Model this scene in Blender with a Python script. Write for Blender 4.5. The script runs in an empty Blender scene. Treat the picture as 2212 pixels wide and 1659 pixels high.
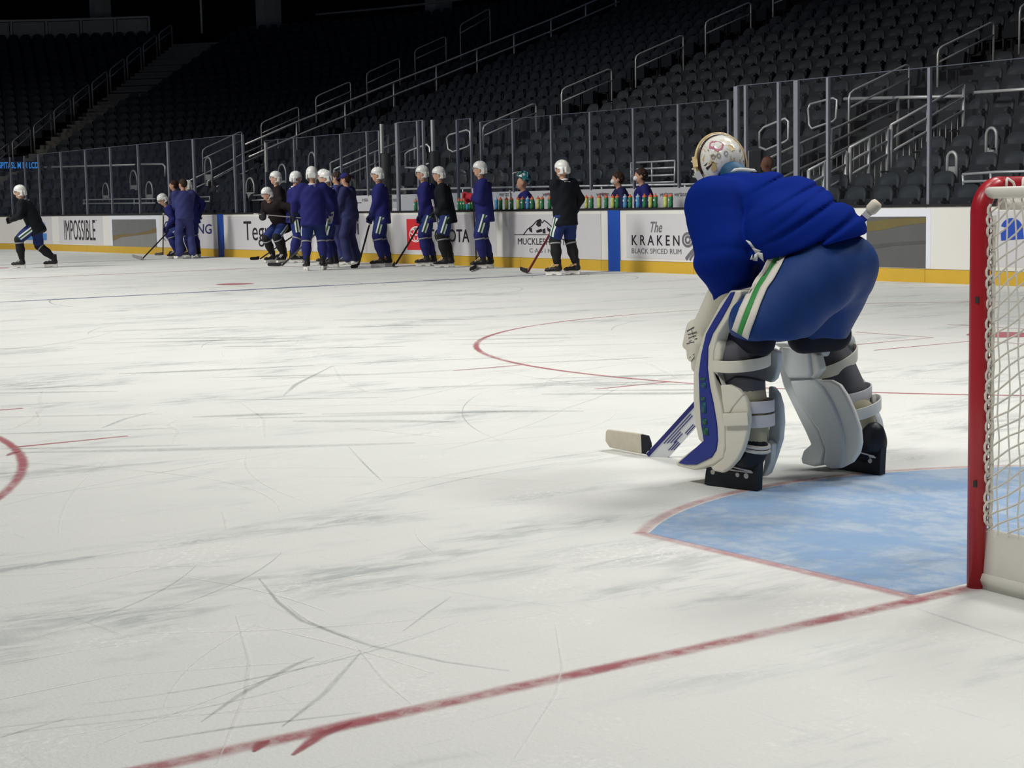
import bpy, bmesh, math, random
import numpy as np
from mathutils import Vector, Matrix
from mathutils.bvhtree import BVHTree
random.seed(7); np.random.seed(7)
SC = bpy.context.scene
COL = SC.collection
# ------------------------------------------------------------------ camera, light, exposure
FPX = 3655.64; IW, IH = 2212, 1659
YAW, PITCH, ROLL = 0.60785174, -0.10782368, -0.01941553
CAM = np.array([-5.1081, -3.4525, 1.2338])
def _rot():
    f = np.array([math.sin(YAW)*math.cos(PITCH), math.cos(YAW)*math.cos(PITCH), math.sin(PITCH)])
    r = np.array([math.cos(YAW), -math.sin(YAW), 0.0]); u = np.cross(r, f)
    c, s = math.cos(ROLL), math.sin(ROLL)
    return np.array([c*r+s*u, -s*r+c*u, f])
RM = _rot()
cam = bpy.data.cameras.new('camera'); camo = bpy.data.objects.new('camera', cam); COL.objects.link(camo)
cam.sensor_width = 36.0; cam.lens = FPX/IW*36.0; cam.clip_start = 0.05; cam.clip_end = 400
M = Matrix(((RM[0][0], RM[1][0], -RM[2][0], CAM[0]), (RM[0][1], RM[1][1], -RM[2][1], CAM[1]), (RM[0][2], RM[1][2], -RM[2][2], CAM[2]), (0, 0, 0, 1)))
camo.matrix_world = M
SC.camera = camo
w = bpy.data.worlds.new('world'); SC.world = w; w.use_nodes = True
w.node_tree.nodes['Background'].inputs[0].default_value = (0.30, 0.42, 0.75, 1)
w.node_tree.nodes['Background'].inputs[1].default_value = 0.045
SC.view_settings.view_transform = 'Standard'; SC.view_settings.look = 'None'
SC.view_settings.exposure = 0.0; SC.view_settings.gamma = 1.0; SC.view_settings.use_curve_mapping = False
def spot(loc, target, power, size=52, blend=0.55, radius=0.9, col=(1.0, 0.985, 0.94)):
    l = bpy.data.lights.new('arena_lamp', 'SPOT'); l.energy = power; l.spot_size = math.radians(size); l.spot_blend = blend
    l.shadow_soft_size = radius; l.color = col
    o = bpy.data.objects.new('arena_lamp', l); COL.objects.link(o); o.location = loc
    d = Vector(target)-Vector(loc); o.rotation_euler = d.to_track_quat('-Z', 'Y').to_euler()
LP = 9000
for yy in (-6, 8, 22, 36, 50, 62):            # banks of lamps under the roof, aimed across the sheet
    far_end = yy > 40
    spot((-14, yy, 21), (5.0 if far_end else 9.5, yy, 0), LP*(1.4 if far_end else 2.3), size=52, blend=0.85, radius=3.0)
    spot((14, yy, 21), (-6, yy, 0), LP*(1.45 if yy < 10 else 0.95), size=56, blend=0.9, radius=3.0)
for yy in (0, 15, 30, 45):
    spot((0, yy, 22), (4.0, yy, 0), LP*0.55, size=60, blend=0.9, radius=3.0)
# ------------------------------------------------------------------ pixel <-> place helpers
def ray(u, v): return np.array([(u-IW/2)/FPX, -(v-IH/2)/FPX, 1.0]) @ RM
def at(u, v, d): return CAM + ray(u, v)*d                     # point at forward distance d
def onz(u, v, z=0.0):
    r = ray(u, v); return CAM + r*(z-CAM[2])/r[2]
def onx(u, v, x):
    r = ray(u, v); return CAM + r*(x-CAM[0])/r[0]
def ony(u, v, y):
    r = ray(u, v); return CAM + r*(y-CAM[1])/r[1]
def proj(P):
    q = (np.atleast_2d(np.array(P, float))-CAM) @ RM.T
    return np.stack([IW/2+FPX*q[:, 0]/q[:, 2], IH/2-FPX*q[:, 1]/q[:, 2]], 1)
def dep(P): return float((np.array(P)-CAM) @ RM[2])
# ------------------------------------------------------------------ materials
def srgb(r, g, b):
    f = lambda c: (c/255/12.92) if c/255 <= 0.04045 else ((c/255+0.055)/1.055)**2.4
    return (f(r), f(g), f(b))
MATS = {}
def mat(name, col, rough=0.6, metal=0.0, spec=0.3, var=0.12, scale=6.0, bump=0.0, bscale=60.0, emit=0.0, alpha=1.0, weave=False):
    if name in MATS: return MATS[name]
    m = bpy.data.materials.new(name); m.use_nodes = True; MATS[name] = m
    nt = m.node_tree; n = nt.nodes; L = nt.links; b = n['Principled BSDF']
    tc = n.new('ShaderNodeTexCoord'); no = n.new('ShaderNodeTexNoise'); no.inputs['Scale'].default_value = scale; no.inputs['Detail'].default_value = 4
    L.new(tc.outputs['Object'], no.inputs['Vector'])
    mx = n.new('ShaderNodeMix'); mx.data_type = 'RGBA'
    mx.inputs['A'].default_value = (*[c*(1-var) for c in col], 1); mx.inputs['B'].default_value = (*[min(1, c*(1+var)) for c in col], 1)
    L.new(no.outputs['Fac'], mx.inputs['Factor']); L.new(mx.outputs['Result'], b.inputs['Base Color'])
    b.inputs['Roughness'].default_value = rough; b.inputs['Metallic'].default_value = metal; b.inputs['Specular IOR Level'].default_value = spec
    if bump > 0:
        n2 = n.new('ShaderNodeTexNoise'); n2.inputs['Scale'].default_value = bscale; n2.inputs['Detail'].default_value = 3
        L.new(tc.outputs['Object'], n2.inputs['Vector'])
        bp = n.new('ShaderNodeBump'); bp.inputs['Strength'].default_value = bump; bp.inputs['Distance'].default_value = 0.02
        L.new(n2.outputs['Fac'], bp.inputs['Height']); L.new(bp.outputs['Normal'], b.inputs['Normal'])
    if emit > 0:
        b.inputs['Emission Color'].default_value = (*col, 1); b.inputs['Emission Strength'].default_value = emit
    return m
def paint_mat(name, col, cover=0.75, scale=8.0, edge=True, stretch=(1, 1, 1), lo=0.35, hi=0.62, patch=1.1, floor=0.35):
    """paint under worn ice: the painted colour shows through snow and scratches"""
    m = bpy.data.materials.new(name); m.use_nodes = True; MATS[name] = m
    nt = m.node_tree; n = nt.nodes; L = nt.links; b = n['Principled BSDF']; out = n['Material Output']
    b.inputs['Base Color'].default_value = (*col, 1); b.inputs['Roughness'].default_value = 0.55; b.inputs['Specular IOR Level'].default_value = 0.12
    tc = n.new('ShaderNodeTexCoord'); mp = n.new('ShaderNodeMapping'); mp.inputs['Scale'].default_value = stretch
    L.new(tc.outputs['Object'], mp.inputs['Vector'])
    no = n.new('ShaderNodeTexNoise'); no.inputs['Scale'].default_value = scale; no.inputs['Detail'].default_value = 8; no.inputs['Roughness'].default_value = 0.7
    L.new(mp.outputs['Vector'], no.inputs['Vector'])
    n2 = n.new('ShaderNodeTexNoise'); n2.inputs['Scale'].default_value = patch; n2.inputs['Detail'].default_value = 3
    L.new(mp.outputs['Vector'], n2.inputs['Vector'])
    ad = n.new('ShaderNodeMath'); ad.operation = 'ADD'; L.new(no.outputs['Fac'], ad.inputs[0]); L.new(n2.outputs['Fac'], ad.inputs[1])
    hf = n.new('ShaderNodeMath'); hf.operation = 'MULTIPLY'; hf.inputs[1].default_value = 0.5; L.new(ad.outputs[0], hf.inputs[0])
    mr = n.new('ShaderNodeMapRange'); mr.interpolation_type = 'SMOOTHSTEP'
    mr.inputs['From Min'].default_value = lo; mr.inputs['From Max'].default_value = hi
    mr.inputs['To Min'].default_value = cover*floor; mr.inputs['To Max'].default_value = cover
    L.new(hf.outputs[0], mr.inputs['Value'])
    fac = mr.outputs['Result']
    if edge:                                   # soft edges from the strip's own cross coordinate (uv.x 0..1)
        uv = n.new('ShaderNodeUVMap'); sx = n.new('ShaderNodeSeparateXYZ'); L.new(uv.outputs['UV'], sx.inputs[0])
        s1 = n.new('ShaderNodeMath'); s1.operation = 'SUBTRACT'; s1.inputs[1].default_value = 0.5; L.new(sx.outputs['X'], s1.inputs[0])
        s2 = n.new('ShaderNodeMath'); s2.operation = 'ABSOLUTE'; L.new(s1.outputs[0], s2.inputs[0])
        nadd = n.new('ShaderNodeMath'); nadd.operation = 'MULTIPLY_ADD'; nadd.inputs[1].default_value = 0.5; nadd.inputs[2].default_value = -0.25
        L.new(no.outputs['Fac'], nadd.inputs[0])
        s3 = n.new('ShaderNodeMath'); s3.operation = 'ADD'; L.new(s2.outputs[0], s3.inputs[0]); L.new(nadd.outputs[0], s3.inputs[1])
        er = n.new('ShaderNodeMapRange'); er.interpolation_type = 'SMOOTHSTEP'
        er.inputs['From Min'].default_value = 0.5; er.inputs['From Max'].default_value = 0.10
        L.new(s3.outputs[0], er.inputs['Value'])
        mu = n.new('ShaderNodeMath'); mu.operation = 'MULTIPLY'; L.new(fac, mu.inputs[0]); L.new(er.outputs['Result'], mu.inputs[1]); fac = mu.outputs[0]
    tr = n.new('ShaderNodeBsdfTransparent'); ms = n.new('ShaderNodeMixShader')
    L.new(fac, ms.inputs['Fac']); L.new(tr.outputs[0], ms.inputs[1]); L.new(b.outputs[0], ms.inputs[2]); L.new(ms.outputs[0], out.inputs['Surface'])
    return m
def glass_mat(name, tint=(0.93, 0.95, 0.97), haze=0.012, hazecol=(0.5, 0.5, 0.55), gloss=0.2):
    m = bpy.data.materials.new(name); m.use_nodes = True; MATS[name] = m
    nt = m.node_tree; n = nt.nodes; L = nt.links; out = n['Material Output']; n.remove(n['Principled BSDF'])
    tr = n.new('ShaderNodeBsdfTransparent'); tr.inputs[0].default_value = (*tint, 1)
    df = n.new('ShaderNodeBsdfDiffuse'); df.inputs[0].default_value = (*hazecol, 1)
    gl = n.new('ShaderNodeBsdfGlossy'); gl.inputs['Roughness'].default_value = 0.03
    no = n.new('ShaderNodeTexNoise'); no.inputs['Scale'].default_value = 1.3; tc = n.new('ShaderNodeTexCoord'); L.new(tc.outputs['Object'], no.inputs['Vector'])
    mu = n.new('ShaderNodeMath'); mu.operation = 'MULTIPLY'; mu.inputs[1].default_value = haze*2; L.new(no.outputs['Fac'], mu.inputs[0])
    m1 = n.new('ShaderNodeMixShader'); L.new(mu.outputs[0], m1.inputs['Fac']); L.new(tr.outputs[0], m1.inputs[1]); L.new(df.outputs[0], m1.inputs[2])
    fr = n.new('ShaderNodeFresnel'); fr.inputs['IOR'].default_value = 1.25
    f2 = n.new('ShaderNodeMath'); f2.operation = 'MULTIPLY'; f2.inputs[1].default_value = gloss; L.new(fr.outputs[0], f2.inputs[0])
    m2 = n.new('ShaderNodeMixShader'); L.new(f2.outputs[0], m2.inputs['Fac']); L.new(m1.outputs[0], m2.inputs[1]); L.new(gl.outputs[0], m2.inputs[2])
    L.new(m2.outputs[0], out.inputs['Surface'])
    return m
# ------------------------------------------------------------------ objects
def obj(name, me, parent=None, material=None):
    o = bpy.data.objects.new(name, me); COL.objects.link(o)
    if parent is not None: o.parent = parent
    if material is not None and len(me.materials) == 0: me.materials.append(material)
    return o
def tag(o, label, cat, group=None):
    o['label'] = label; o['category'] = cat
    if group: o['group'] = group
    return o
def struct(o): o['kind'] = 'structure'; return o
def stuff(o): o['kind'] = 'stuff'; return o
def thing(name, label, cat, loc=(0, 0, 0), rotz=0.0, group=None):
    o = bpy.data.objects.new(name, None); COL.objects.link(o); o.empty_display_size = 0.1
    o.location = [float(c) for c in loc]; o.rotation_euler = (0, 0, rotz); return tag(o, label, cat, group)
def mesh(name, V, F, material=None, smooth=False):
    me = bpy.data.meshes.new(name); me.from_pydata([tuple(map(float, v)) for v in V], [], [tuple(int(i) for i in f) for f in F])
    if smooth: me.polygons.foreach_set('use_smooth', [True]*len(me.polygons))
    me.update()
    if material: me.materials.append(material)
    return me
class MB:
    """collects simple shapes into one mesh"""
    def __init__(s): s.V = []; s.F = []
    def add(s, V, F):
        k = len(s.V); s.V += [tuple(v) for v in V]; s.F += [tuple(i+k for i in f) for f in F]; return s
    def box(s, c, d, R=None):
        c = np.array(c, float); d = np.array(d, float)/2
        V = [np.array((x, y, z))*d for x in (-1, 1) for y in (-1, 1) for z in (-1, 1)]
        if R is not None: V = [np.array(R) @ v for v in V]
        return s.add([v+c for v in V], [(0, 1, 3, 2), (4, 6, 7, 5), (0, 4, 5, 1), (2, 3, 7, 6), (0, 2, 6, 4), (1, 5, 7, 3)])
    def tube(s, P, r, k=8, closed=False, caps=True, flat=1.0):
        P = [np.array(p, float) for p in P]; n = len(P)
        rr = r if hasattr(r, '__len__') else [r]*n
        rings = []; up = None
        for i in range(n):
            a = P[i-1] if (i > 0 or closed) else P[i]; b = P[(i+1) % n] if (i < n-1 or closed) else P[i]
            t = b-a; t = t/(np.linalg.norm(t)+1e-12)
            if up is None:
                up = np.array((0, 0, 1.0)) if abs(t[2]) < 0.9 else np.array((1.0, 0, 0))
            x = np.cross(up, t); x /= np.linalg.norm(x)+1e-12; y = np.cross(t, x); up = y
            rings.append([P[i]+rr[i]*(math.cos(q)*x+flat*math.sin(q)*y) for q in [2*math.pi*j/k for j in range(k)]])
        V = [v for R_ in rings for v in R_]; F = []
        for i in range(n if closed else n-1):
            for j in range(k):
                F.append((i*k+j, i*k+(j+1) % k, ((i+1) % n)*k+(j+1) % k, ((i+1) % n)*k+j))
        if caps and not closed:
            F.append(tuple(range(k-1, -1, -1))); F.append(tuple((n-1)*k+j for j in range(k)))
        return s.add(V, F)
    def bar(s, a, b, wdt, thk, up=(0, 0, 1)):
        a = np.array(a, float); b = np.array(b, float); t = b-a; L = np.linalg.norm(t); t /= L
        x = np.cross(up, t); x /= np.linalg.norm(x)+1e-12; y = np.cross(t, x)
        return s.box((a+b)/2, (wdt, thk, L), np.stack([x, y, t], 1))
    def lathe(s, prof, c=(0, 0, 0), k=16):
        V = []; F = []; n = len(prof)
        for r, z in prof:
            for j in range(k):
                q = 2*math.pi*j/k; V.append((c[0]+r*math.cos(q), c[1]+r*math.sin(q), c[2]+z))
        for i in range(n-1):
            for j in range(k): F.append((i*k+j, i*k+(j+1) % k, (i+1)*k+(j+1) % k, (i+1)*k+j))
        F.append(tuple(range(k-1, -1, -1))); F.append(tuple((n-1)*k+j for j in range(k)))
        return s.add(V, F)
    def prism(s, poly, o, ax, ay, n, d):
        """polygon (list of 2d) in plane o + a*ax + b*ay, extruded d along n"""
        o = np.array(o, float); ax = np.array(ax, float); ay = np.array(ay, float); n = np.array(n, float); k = len(poly)
        V = [o+p[0]*ax+p[1]*ay for p in poly]; V += [v+n*d for v in V]
        F = [tuple(range(k-1, -1, -1)), tuple(range(k, 2*k))]+[(i, (i+1) % k, k+(i+1) % k, k+i) for i in range(k)]
        return s.add(V, F)
    def build(s, name, material, parent=None, smooth=False):
        me = mesh(name, s.V, s.F, material, smooth); return obj(name, me, parent)
def fixnormals(me):
    bm = bmesh.new(); bm.from_mesh(me); bmesh.ops.recalc_face_normals(bm, faces=bm.faces); bm.to_mesh(me); bm.free()
def bevel(me, w_, seg=2):
    bm = bmesh.new(); bm.from_mesh(me); bmesh.ops.remove_doubles(bm, verts=bm.verts, dist=1e-5)
    bmesh.ops.recalc_face_normals(bm, faces=bm.faces)
    ed = [e for e in bm.edges if len(e.link_faces) == 2 and e.calc_face_angle(0) > 0.5]
    bmesh.ops.bevel(bm, geom=ed, offset=w_, segments=seg, profile=0.6, affect='EDGES', clamp_overlap=True)
    bm.to_mesh(me); bm.free(); me.update()
def text_mesh(s, bold=0.0):
    cu = bpy.data.curves.new('txt', 'FONT'); cu.body = s; cu.offset = bold; cu.resolution_u = 3; cu.fill_mode = 'BOTH'; cu.extrude = 0.0
    o = bpy.data.objects.new('txt', cu); COL.objects.link(o); bpy.context.view_layer.update()
    me = bpy.data.meshes.new_from_object(o.evaluated_get(bpy.context.evaluated_depsgraph_get()))
    bpy.data.objects.remove(o); V = np.array([v.co[:] for v in me.vertices]); F = [tuple(p.vertices) for p in me.polygons]
    bpy.data.meshes.remove(me); return V, F
def text_on(name, s, o, ax, ay, wdt, hgt, material, parent, bold=0.0, lift=None, slant=0.0):
    """lettering fitted into a w x h box at corner o along ax (reading) and ay (up)"""
    V, F = text_mesh(s, bold); lo = V.min(0); hi = V.max(0)
    a = (V[:, 0]-lo[0])/(hi[0]-lo[0])*wdt; b = (V[:, 1]-lo[1])/(hi[1]-lo[1])*hgt
    a = a+slant*b
    P = np.array(o, float)[None]+a[:, None]*np.array(ax, float)+b[:, None]*np.array(ay, float)
    ob = obj(name, mesh(name, P, F, material), parent); return ob
ORD = ['zeroth', 'first', 'second', 'third', 'fourth', 'fifth', 'sixth', 'seventh', 'eighth', 'ninth', 'tenth', 'eleventh', 'twelfth', 'thirteenth', 'fourteenth', 'fifteenth', 'sixteenth', 'seventeenth', 'eighteenth', 'nineteenth', 'twentieth']
def ordw(n):
    if n <= 20: return ORD[n]
    t = {2: 'twenty', 3: 'thirty', 4: 'forty', 5: 'fifty', 6: 'sixty', 7: 'seventy'}[n//10]
    return (t[:-1]+'ieth') if n % 10 == 0 else t+'-'+ORD[n % 10]
# ------------------------------------------------------------------ the ice sheet and its paint
HX, Y0, Y1, CR = 12.95, -3.35, 57.61, 8.53
def rink_outline(off=0.0, n=14):
    P = []
    for cx, cy, a0 in ((HX-CR, Y0+CR, -90), (HX-CR, Y1-CR, 0), (-HX+CR, Y1-CR, 90), (-HX+CR, Y0+CR, 180)):
        for i in range(n+1):
            a = math.radians(a0+90*i/n); P.append((cx+(CR+off)*math.cos(a), cy+(CR+off)*math.sin(a)))
    return P
def ice_material():
    m = bpy.data.materials.new('ice'); m.use_nodes = True; nt = m.node_tree; n = nt.nodes; L = nt.links; b = n['Principled BSDF']
    tc = n.new('ShaderNodeTexCoord')
    def noise(scale, stretch=(1, 1, 1), rot=0, detail=6, dist=0.0, rough=0.55):
        mp = n.new('ShaderNodeMapping'); mp.inputs['Scale'].default_value = stretch; mp.inputs['Rotation'].default_value = (0, 0, rot)
        L.new(tc.outputs['Object'], mp.inputs['Vector'])
        k = n.new('ShaderNodeTexNoise'); k.inputs['Scale'].default_value = scale; k.inputs['Detail'].default_value = detail
        k.inputs['Distortion'].default_value = dist; k.inputs['Roughness'].default_value = rough
        L.new(mp.outputs['Vector'], k.inputs['Vector']); return k.outputs['Fac']
    def ramp(x, a, c, lo=0.0, hi=1.0):
        r = n.new('ShaderNodeMapRange'); r.interpolation_type = 'SMOOTHSTEP'
        r.inputs['From Min'].default_value = a; r.inputs['From Max'].default_value = c; r.inputs['To Min'].default_value = lo; r.inputs['To Max'].default_value = hi
        L.new(x, r.inputs['Value']); return r.outputs['Result']
    def mul(x, y):
        k = n.new('ShaderNodeMath'); k.operation = 'MULTIPLY'; L.new(x, k.inputs[0]); L.new(y, k.inputs[1]); return k.outputs[0]
    def mix(f, a, c):
        k = n.new('ShaderNodeMix'); k.data_type = 'RGBA'; L.new(f, k.inputs['Factor'])
        for key, val in (('A', a), ('B', c)):
            if isinstance(val, tuple): k.inputs[key].default_value = (*val, 1)
            else: L.new(val, k.inputs[key])
        return k.outputs['Result']
    base = mix(noise(0.9, detail=5), srgb(220, 222, 217), srgb(236, 236, 231))
    wet = mul(ramp(noise(0.55, (1, 2.2, 1), 0.6, 6, 1.0), 0.48, 0.68), ramp(noise(3.2, (1, 3.5, 1), 0.5, 8, 0.6, 0.7), 0.40, 0.62))
    c = mix(wet, base, srgb(186, 190, 188))
    streak = ramp(noise(7.0, (0.5, 6.0, 1), -0.35, 6, 0.8, 0.65), 0.60, 0.74, 0, 0.34)
    c = mix(streak, c, srgb(186, 190, 188))
    streak2 = ramp(noise(6.0, (6.0, 0.45, 1), 0.5, 6, 0.8, 0.65), 0.61, 0.75, 0, 0.30)
    c = mix(streak2, c, srgb(190, 194, 192))
    snow = mul(ramp(noise(1.6, detail=4), 0.50, 0.72), ramp(noise(38, detail=5, rough=0.7), 0.50, 0.62))
    c = mix(snow, c, srgb(245, 245, 241))
    L.new(c, b.inputs['Base Color'])
    b.inputs['Roughness'].default_value = 0.62; b.inputs['Specular IOR Level'].default_value = 0.16
    bp = n.new('ShaderNodeBump'); bp.inputs['Strength'].default_value = 0.25; bp.inputs['Distance'].default_value = 0.01
    L.new(noise(70, detail=5), bp.inputs['Height']); L.new(bp.outputs['Normal'], b.inputs['Normal'])
    return m
ol = rink_outline()
floor_ice = struct(obj('floor_ice', mesh('floor_ice', [(x, y, 0) for x, y in ol], [tuple(range(len(ol)))], ice_material())))
slab = [(x, y, -0.12) for x, y in rink_outline(4)]
struct(obj('floor_slab', mesh('floor_slab', slab, [tuple(range(len(slab)))], mat('concrete_dark', (0.06, 0.06, 0.06), 0.9)), None))
def strip(name, P, wdt, z, m, closed=False, parent=None, taper=False):
    n_ = len(P); V = []; F = []; UV = []; P = [np.array(p, float)[:2] for p in P]
    ln = 0
    for i in range(n_):
        a = P[i-1] if (i or closed) else P[i]; b = P[(i+1) % n_] if (i < n_-1 or closed) else P[i]
        t = b-a; t /= np.linalg.norm(t)+1e-12; nn = np.array((-t[1], t[0])); ww = wdt*(math.sin(math.pi*(i+0.15)/(n_-0.7)) if taper else 1)
        V += [(*(P[i]+nn*ww/2), z), (*(P[i]-nn*ww/2), z)]
    for i in range(n_ if closed else n_-1):
        j = (i+1) % n_; F.append((2*i, 2*i+1, 2*j+1, 2*j))
    me = mesh(name, V, F, m); uv = me.uv_layers.new(name='UVMap')
    for p in me.polygons:
        for li, vi in zip(p.loop_indices, p.vertices): uv.data[li].uv = (vi % 2, (vi//2)*0.1)
    return obj(name, me, parent)
red = paint_mat('red_line_paint', srgb(178, 96, 104), 0.80, 16, lo=0.42, hi=0.60, patch=3.0)
redf = paint_mat('red_faint_paint', srgb(184, 104, 112), 0.85, 10, lo=0.36, hi=0.60)
crs = paint_mat('red_crease_edge', srgb(198, 134, 140), 0.6, 14, lo=0.38, hi=0.62)
blu = paint_mat('blue_line_paint', srgb(96, 104, 150), 0.9, 5)
circ = lambda cx, cy, r, a0=0, a1=360, n=160: [(cx+r*math.cos(math.radians(a0+(a1-a0)*i/n)), cy+r*math.sin(math.radians(a0+(a1-a0)*i/n))) for i in range(n+(0 if a1-a0 == 360 else 1))]
strip('goal_line', [(x, 0) for x in np.linspace(-11.5, 11.5, 60)], 0.095, 0.0016, red, parent=floor_ice)
strip('blue_line', [(-12.9, 19.35), (12.9, 19.35)], 0.30, 0.0010, blu, parent=floor_ice)
strip('blue_line', [(-12.9, 34.9), (12.9, 34.9)], 0.30, 0.0010, blu, parent=floor_ice)
strip('centre_line', [(-12.9, 27.13), (12.9, 27.13)], 0.30, 0.0010, paint_mat('centre_paint', srgb(190, 140, 146), 0.7, 3), parent=floor_ice)
strip('centre_circle', circ(0, 27.13, 4.55), 0.06, 0.0010, blu, True, floor_ice)
for sx in (-1, 1):
    strip('faceoff_circle', circ(6.71*sx, 6.1, 4.55), 0.075, 0.0010, redf, True, floor_ice)
    strip('faceoff_circle', circ(6.71*sx, 48.2, 4.55), 0.06, 0.0010, redf, True, floor_ice)
    for dy in (-0.85, 0.85):
        for s2 in (-1, 1):
            xa = 6.71*sx+s2*4.49
            strip('hash_mark', [(xa, 6.1+dy), (xa+s2*0.61, 6.1+dy)], 0.06, 0.0012, redf, parent=floor_ice)
    for dx in (-1, 1):                                          # the L marks beside the dot
        for dy in (-1, 1):
            c0 = (6.71*sx+dx*0.61, 6.1+dy*0.23)
            strip('faceoff_mark', [c0, (c0[0]+dx*1.22, c0[1])], 0.05, 0.0012, redf, parent=floor_ice)
            strip('faceoff_mark', [c0, (c0[0], c0[1]+dy*0.9)], 0.05, 0.0013, redf, parent=floor_ice)
    for cy, rr in ((6.1, 0.30), (21.2, 0.30), (33.0, 0.30), (48.2, 0.30)):
        cc = circ(6.71*sx, cy, rr, n=40)
        obj('faceoff_dot', mesh('faceoff_dot', [(*p, 0.0011) for p in cc], [tuple(range(40))], paint_mat('dot_paint', srgb(196, 120, 130), 0.9, 6, edge=False)), floor_ice)
a0 = math.degrees(math.atan2(1.37, 1.22))
arc = circ(0, 0, 1.83, a0, 180-a0, 40)
cp = [(1.22, 0.03), (1.22, 1.37)]+arc[1:-1]+[(-1.22, 1.37), (-1.22, 0.03)]
crease_m = paint_mat('crease_paint', srgb(146, 180, 220), 0.78, 11, edge=False, stretch=(1.3, 0.9, 1), lo=0.40, hi=0.60, patch=2.6, floor=0.5)
obj('goal_crease', mesh('goal_crease', [(p[0]*0.968, p[1]*0.968+(0.0 if p[1] > 0.1 else 0.02), 0.0008) for p in cp], [tuple(range(len(cp)))], crease_m), floor_ice)
strip('crease_line', [(-1.20, y) for y in np.linspace(0.03, 1.37, 12)], 0.08, 0.0013, crs, parent=floor_ice)
strip('crease_line', [(1.20, y) for y in np.linspace(0.03, 1.37, 12)], 0.08, 0.0013, crs, parent=floor_ice)
strip('crease_line', [(p[0]*0.985, p[1]*0.985) for p in arc], 0.08, 0.0014, crs, parent=floor_ice)
# skate marks: thin scored arcs, uncountable
def marks(name, specs, m):
    V = []; F = []; UV = []
    for P, wdt in specs:
        n_ = len(P); k = len(V)
        for i in range(n_):
            a = P[max(i-1, 0)]; b = P[min(i+1, n_-1)]; t = np.array((b[0]-a[0], b[1]-a[1])); t /= np.linalg.norm(t)+1e-9; nn = np.array((-t[1], t[0]))
            ww = wdt*(0.25+0.75*math.sin(math.pi*(i+0.3)/(n_-0.4)))
            V += [(P[i][0]+nn[0]*ww/2, P[i][1]+nn[1]*ww/2, 0.0020), (P[i][0]-nn[0]*ww/2, P[i][1]-nn[1]*ww/2, 0.0020)]
        F += [(k+2*i, k+2*i+1, k+2*i+3, k+2*i+2) for i in range(n_-1)]
    me = mesh(name, V, F, m); uv = me.uv_layers.new(name='UVMap')
    for p in me.polygons:
        for li, vi in zip(p.loop_indices, p.vertices): uv.data[li].uv = (vi % 2, 0)
    return stuff(obj(name, me, floor_ice))
def arc_mark(x, y, ang, length, curv, n=16):
    P = []; a = ang
    for i in range(n): P.append((x, y)); x += math.cos(a)*length/n; y += math.sin(a)*length/n; a += curv*length/n
    return P
R_ = random.Random(11); dark = []; light = []
for i in range(230):
    t_ = R_.random(); y = 0.2+t_*t_*26; x = -4.5+R_.random()*(4+y*0.55)+y*0.12
    P = arc_mark(x, y, R_.uniform(-0.7, 0.5)+(math.pi/2 if R_.random() < 0.3 else 0), R_.uniform(0.5, 3.0)*(0.6+y*0.08), R_.uniform(-0.7, 0.7))
    if min((q[0]/1.9)**2+((q[1]-0.6)/2.0)**2 for q in P) < 1: continue
    (dark if R_.random() < 0.5 else light).append((P, R_.uniform(0.008, 0.022)*(0.6+y*0.09)))
for i in range(40):                                              # shaved, darker patches of streaks
    y = R_.uniform(4.8, 13); x = R_.uniform(-2.6, 2.6)+(y-6)*0.25
    dark.append((arc_mark(x, y, R_.uniform(-0.75, -0.35), R_.uniform(0.6, 2.2), R_.uniform(-0.2, 0.2)), R_.uniform(0.05, 0.20)))
pxl = lambda Q: [tuple(onz(u, v)[:2]) for u, v in Q]
def smoothline(Q, n=26):
    P = np.array(Q, float); t = np.linspace(0, len(P)-1, n); k = np.arange(len(P))
    return list(zip(np.interp(t, k, P[:, 0]), np.interp(t, k, P[:, 1])))
for Q, wd in (([(92, 842), (84, 862), (92, 880), (72, 905), (30, 925), (0, 930)], .05), ([(78, 890), (86, 905), (86, 918), (40, 921)], .03), ([(385, 905), (362, 918), (384, 930), (372, 960)], .035),
              ([(510, 1330), (540, 1430), (530, 1500), (470, 1650)], .018), ([(770, 1395), (830, 1470), (890, 1522)], .014), ([(1200, 1350), (1215, 1440), (1200, 1500), (1110, 1640)], .012),
              ([(720, 790), (735, 820), (790, 845), (850, 852)], .05), ([(1065, 800), (1180, 820), (1330, 845)], .06), ([(1250, 765), (1400, 785), (1470, 820)], .06), ([(520, 870), (570, 905), (572, 945)], .03)):
    light.append((pxl(smoothline(Q)), wd))
for Q, wd in (([(435, 1560), (520, 1500), (640, 1435), (680, 1420)], .028), ([(610, 1570), (700, 1500), (780, 1410)], .026), ([(560, 1250), (600, 1300), (650, 1340), (800, 1395), (960, 1430), (1100, 1450)], .026), ([(300, 1605), (520, 1570), (780, 1540)], .02),
              ([(870, 1365), (930, 1320), (975, 1290)], .016), ([(612, 855), (640, 830), (720, 790)], .05), ([(220, 925), (270, 905), (330, 890)], .05), ([(1980, 1315), (2100, 1355), (2212, 1390)], .02)):
    dark.append((pxl(smoothline(Q)), wd))
reddish = [(pxl(smoothline([(632, 1632), (690, 1590), (760, 1562)])), .05), (pxl(smoothline([(548, 1625), (565, 1608), (582, 1600)])), .045), (pxl(smoothline([(15, 985), (30, 978), (44, 976)])), .06)]
marks('skate_marks_dark', dark, paint_mat('score_dark', srgb(180, 185, 182), 0.5, 20, lo=0.40, hi=0.62))
marks('skate_marks_light', light, paint_mat('score_light', srgb(243, 243, 239), 0.55, 20, lo=0.36, hi=0.6))
marks('skate_marks_red', reddish, paint_mat('score_red', srgb(172, 90, 98), 0.8, 20, lo=0.36, hi=0.6))
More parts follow.
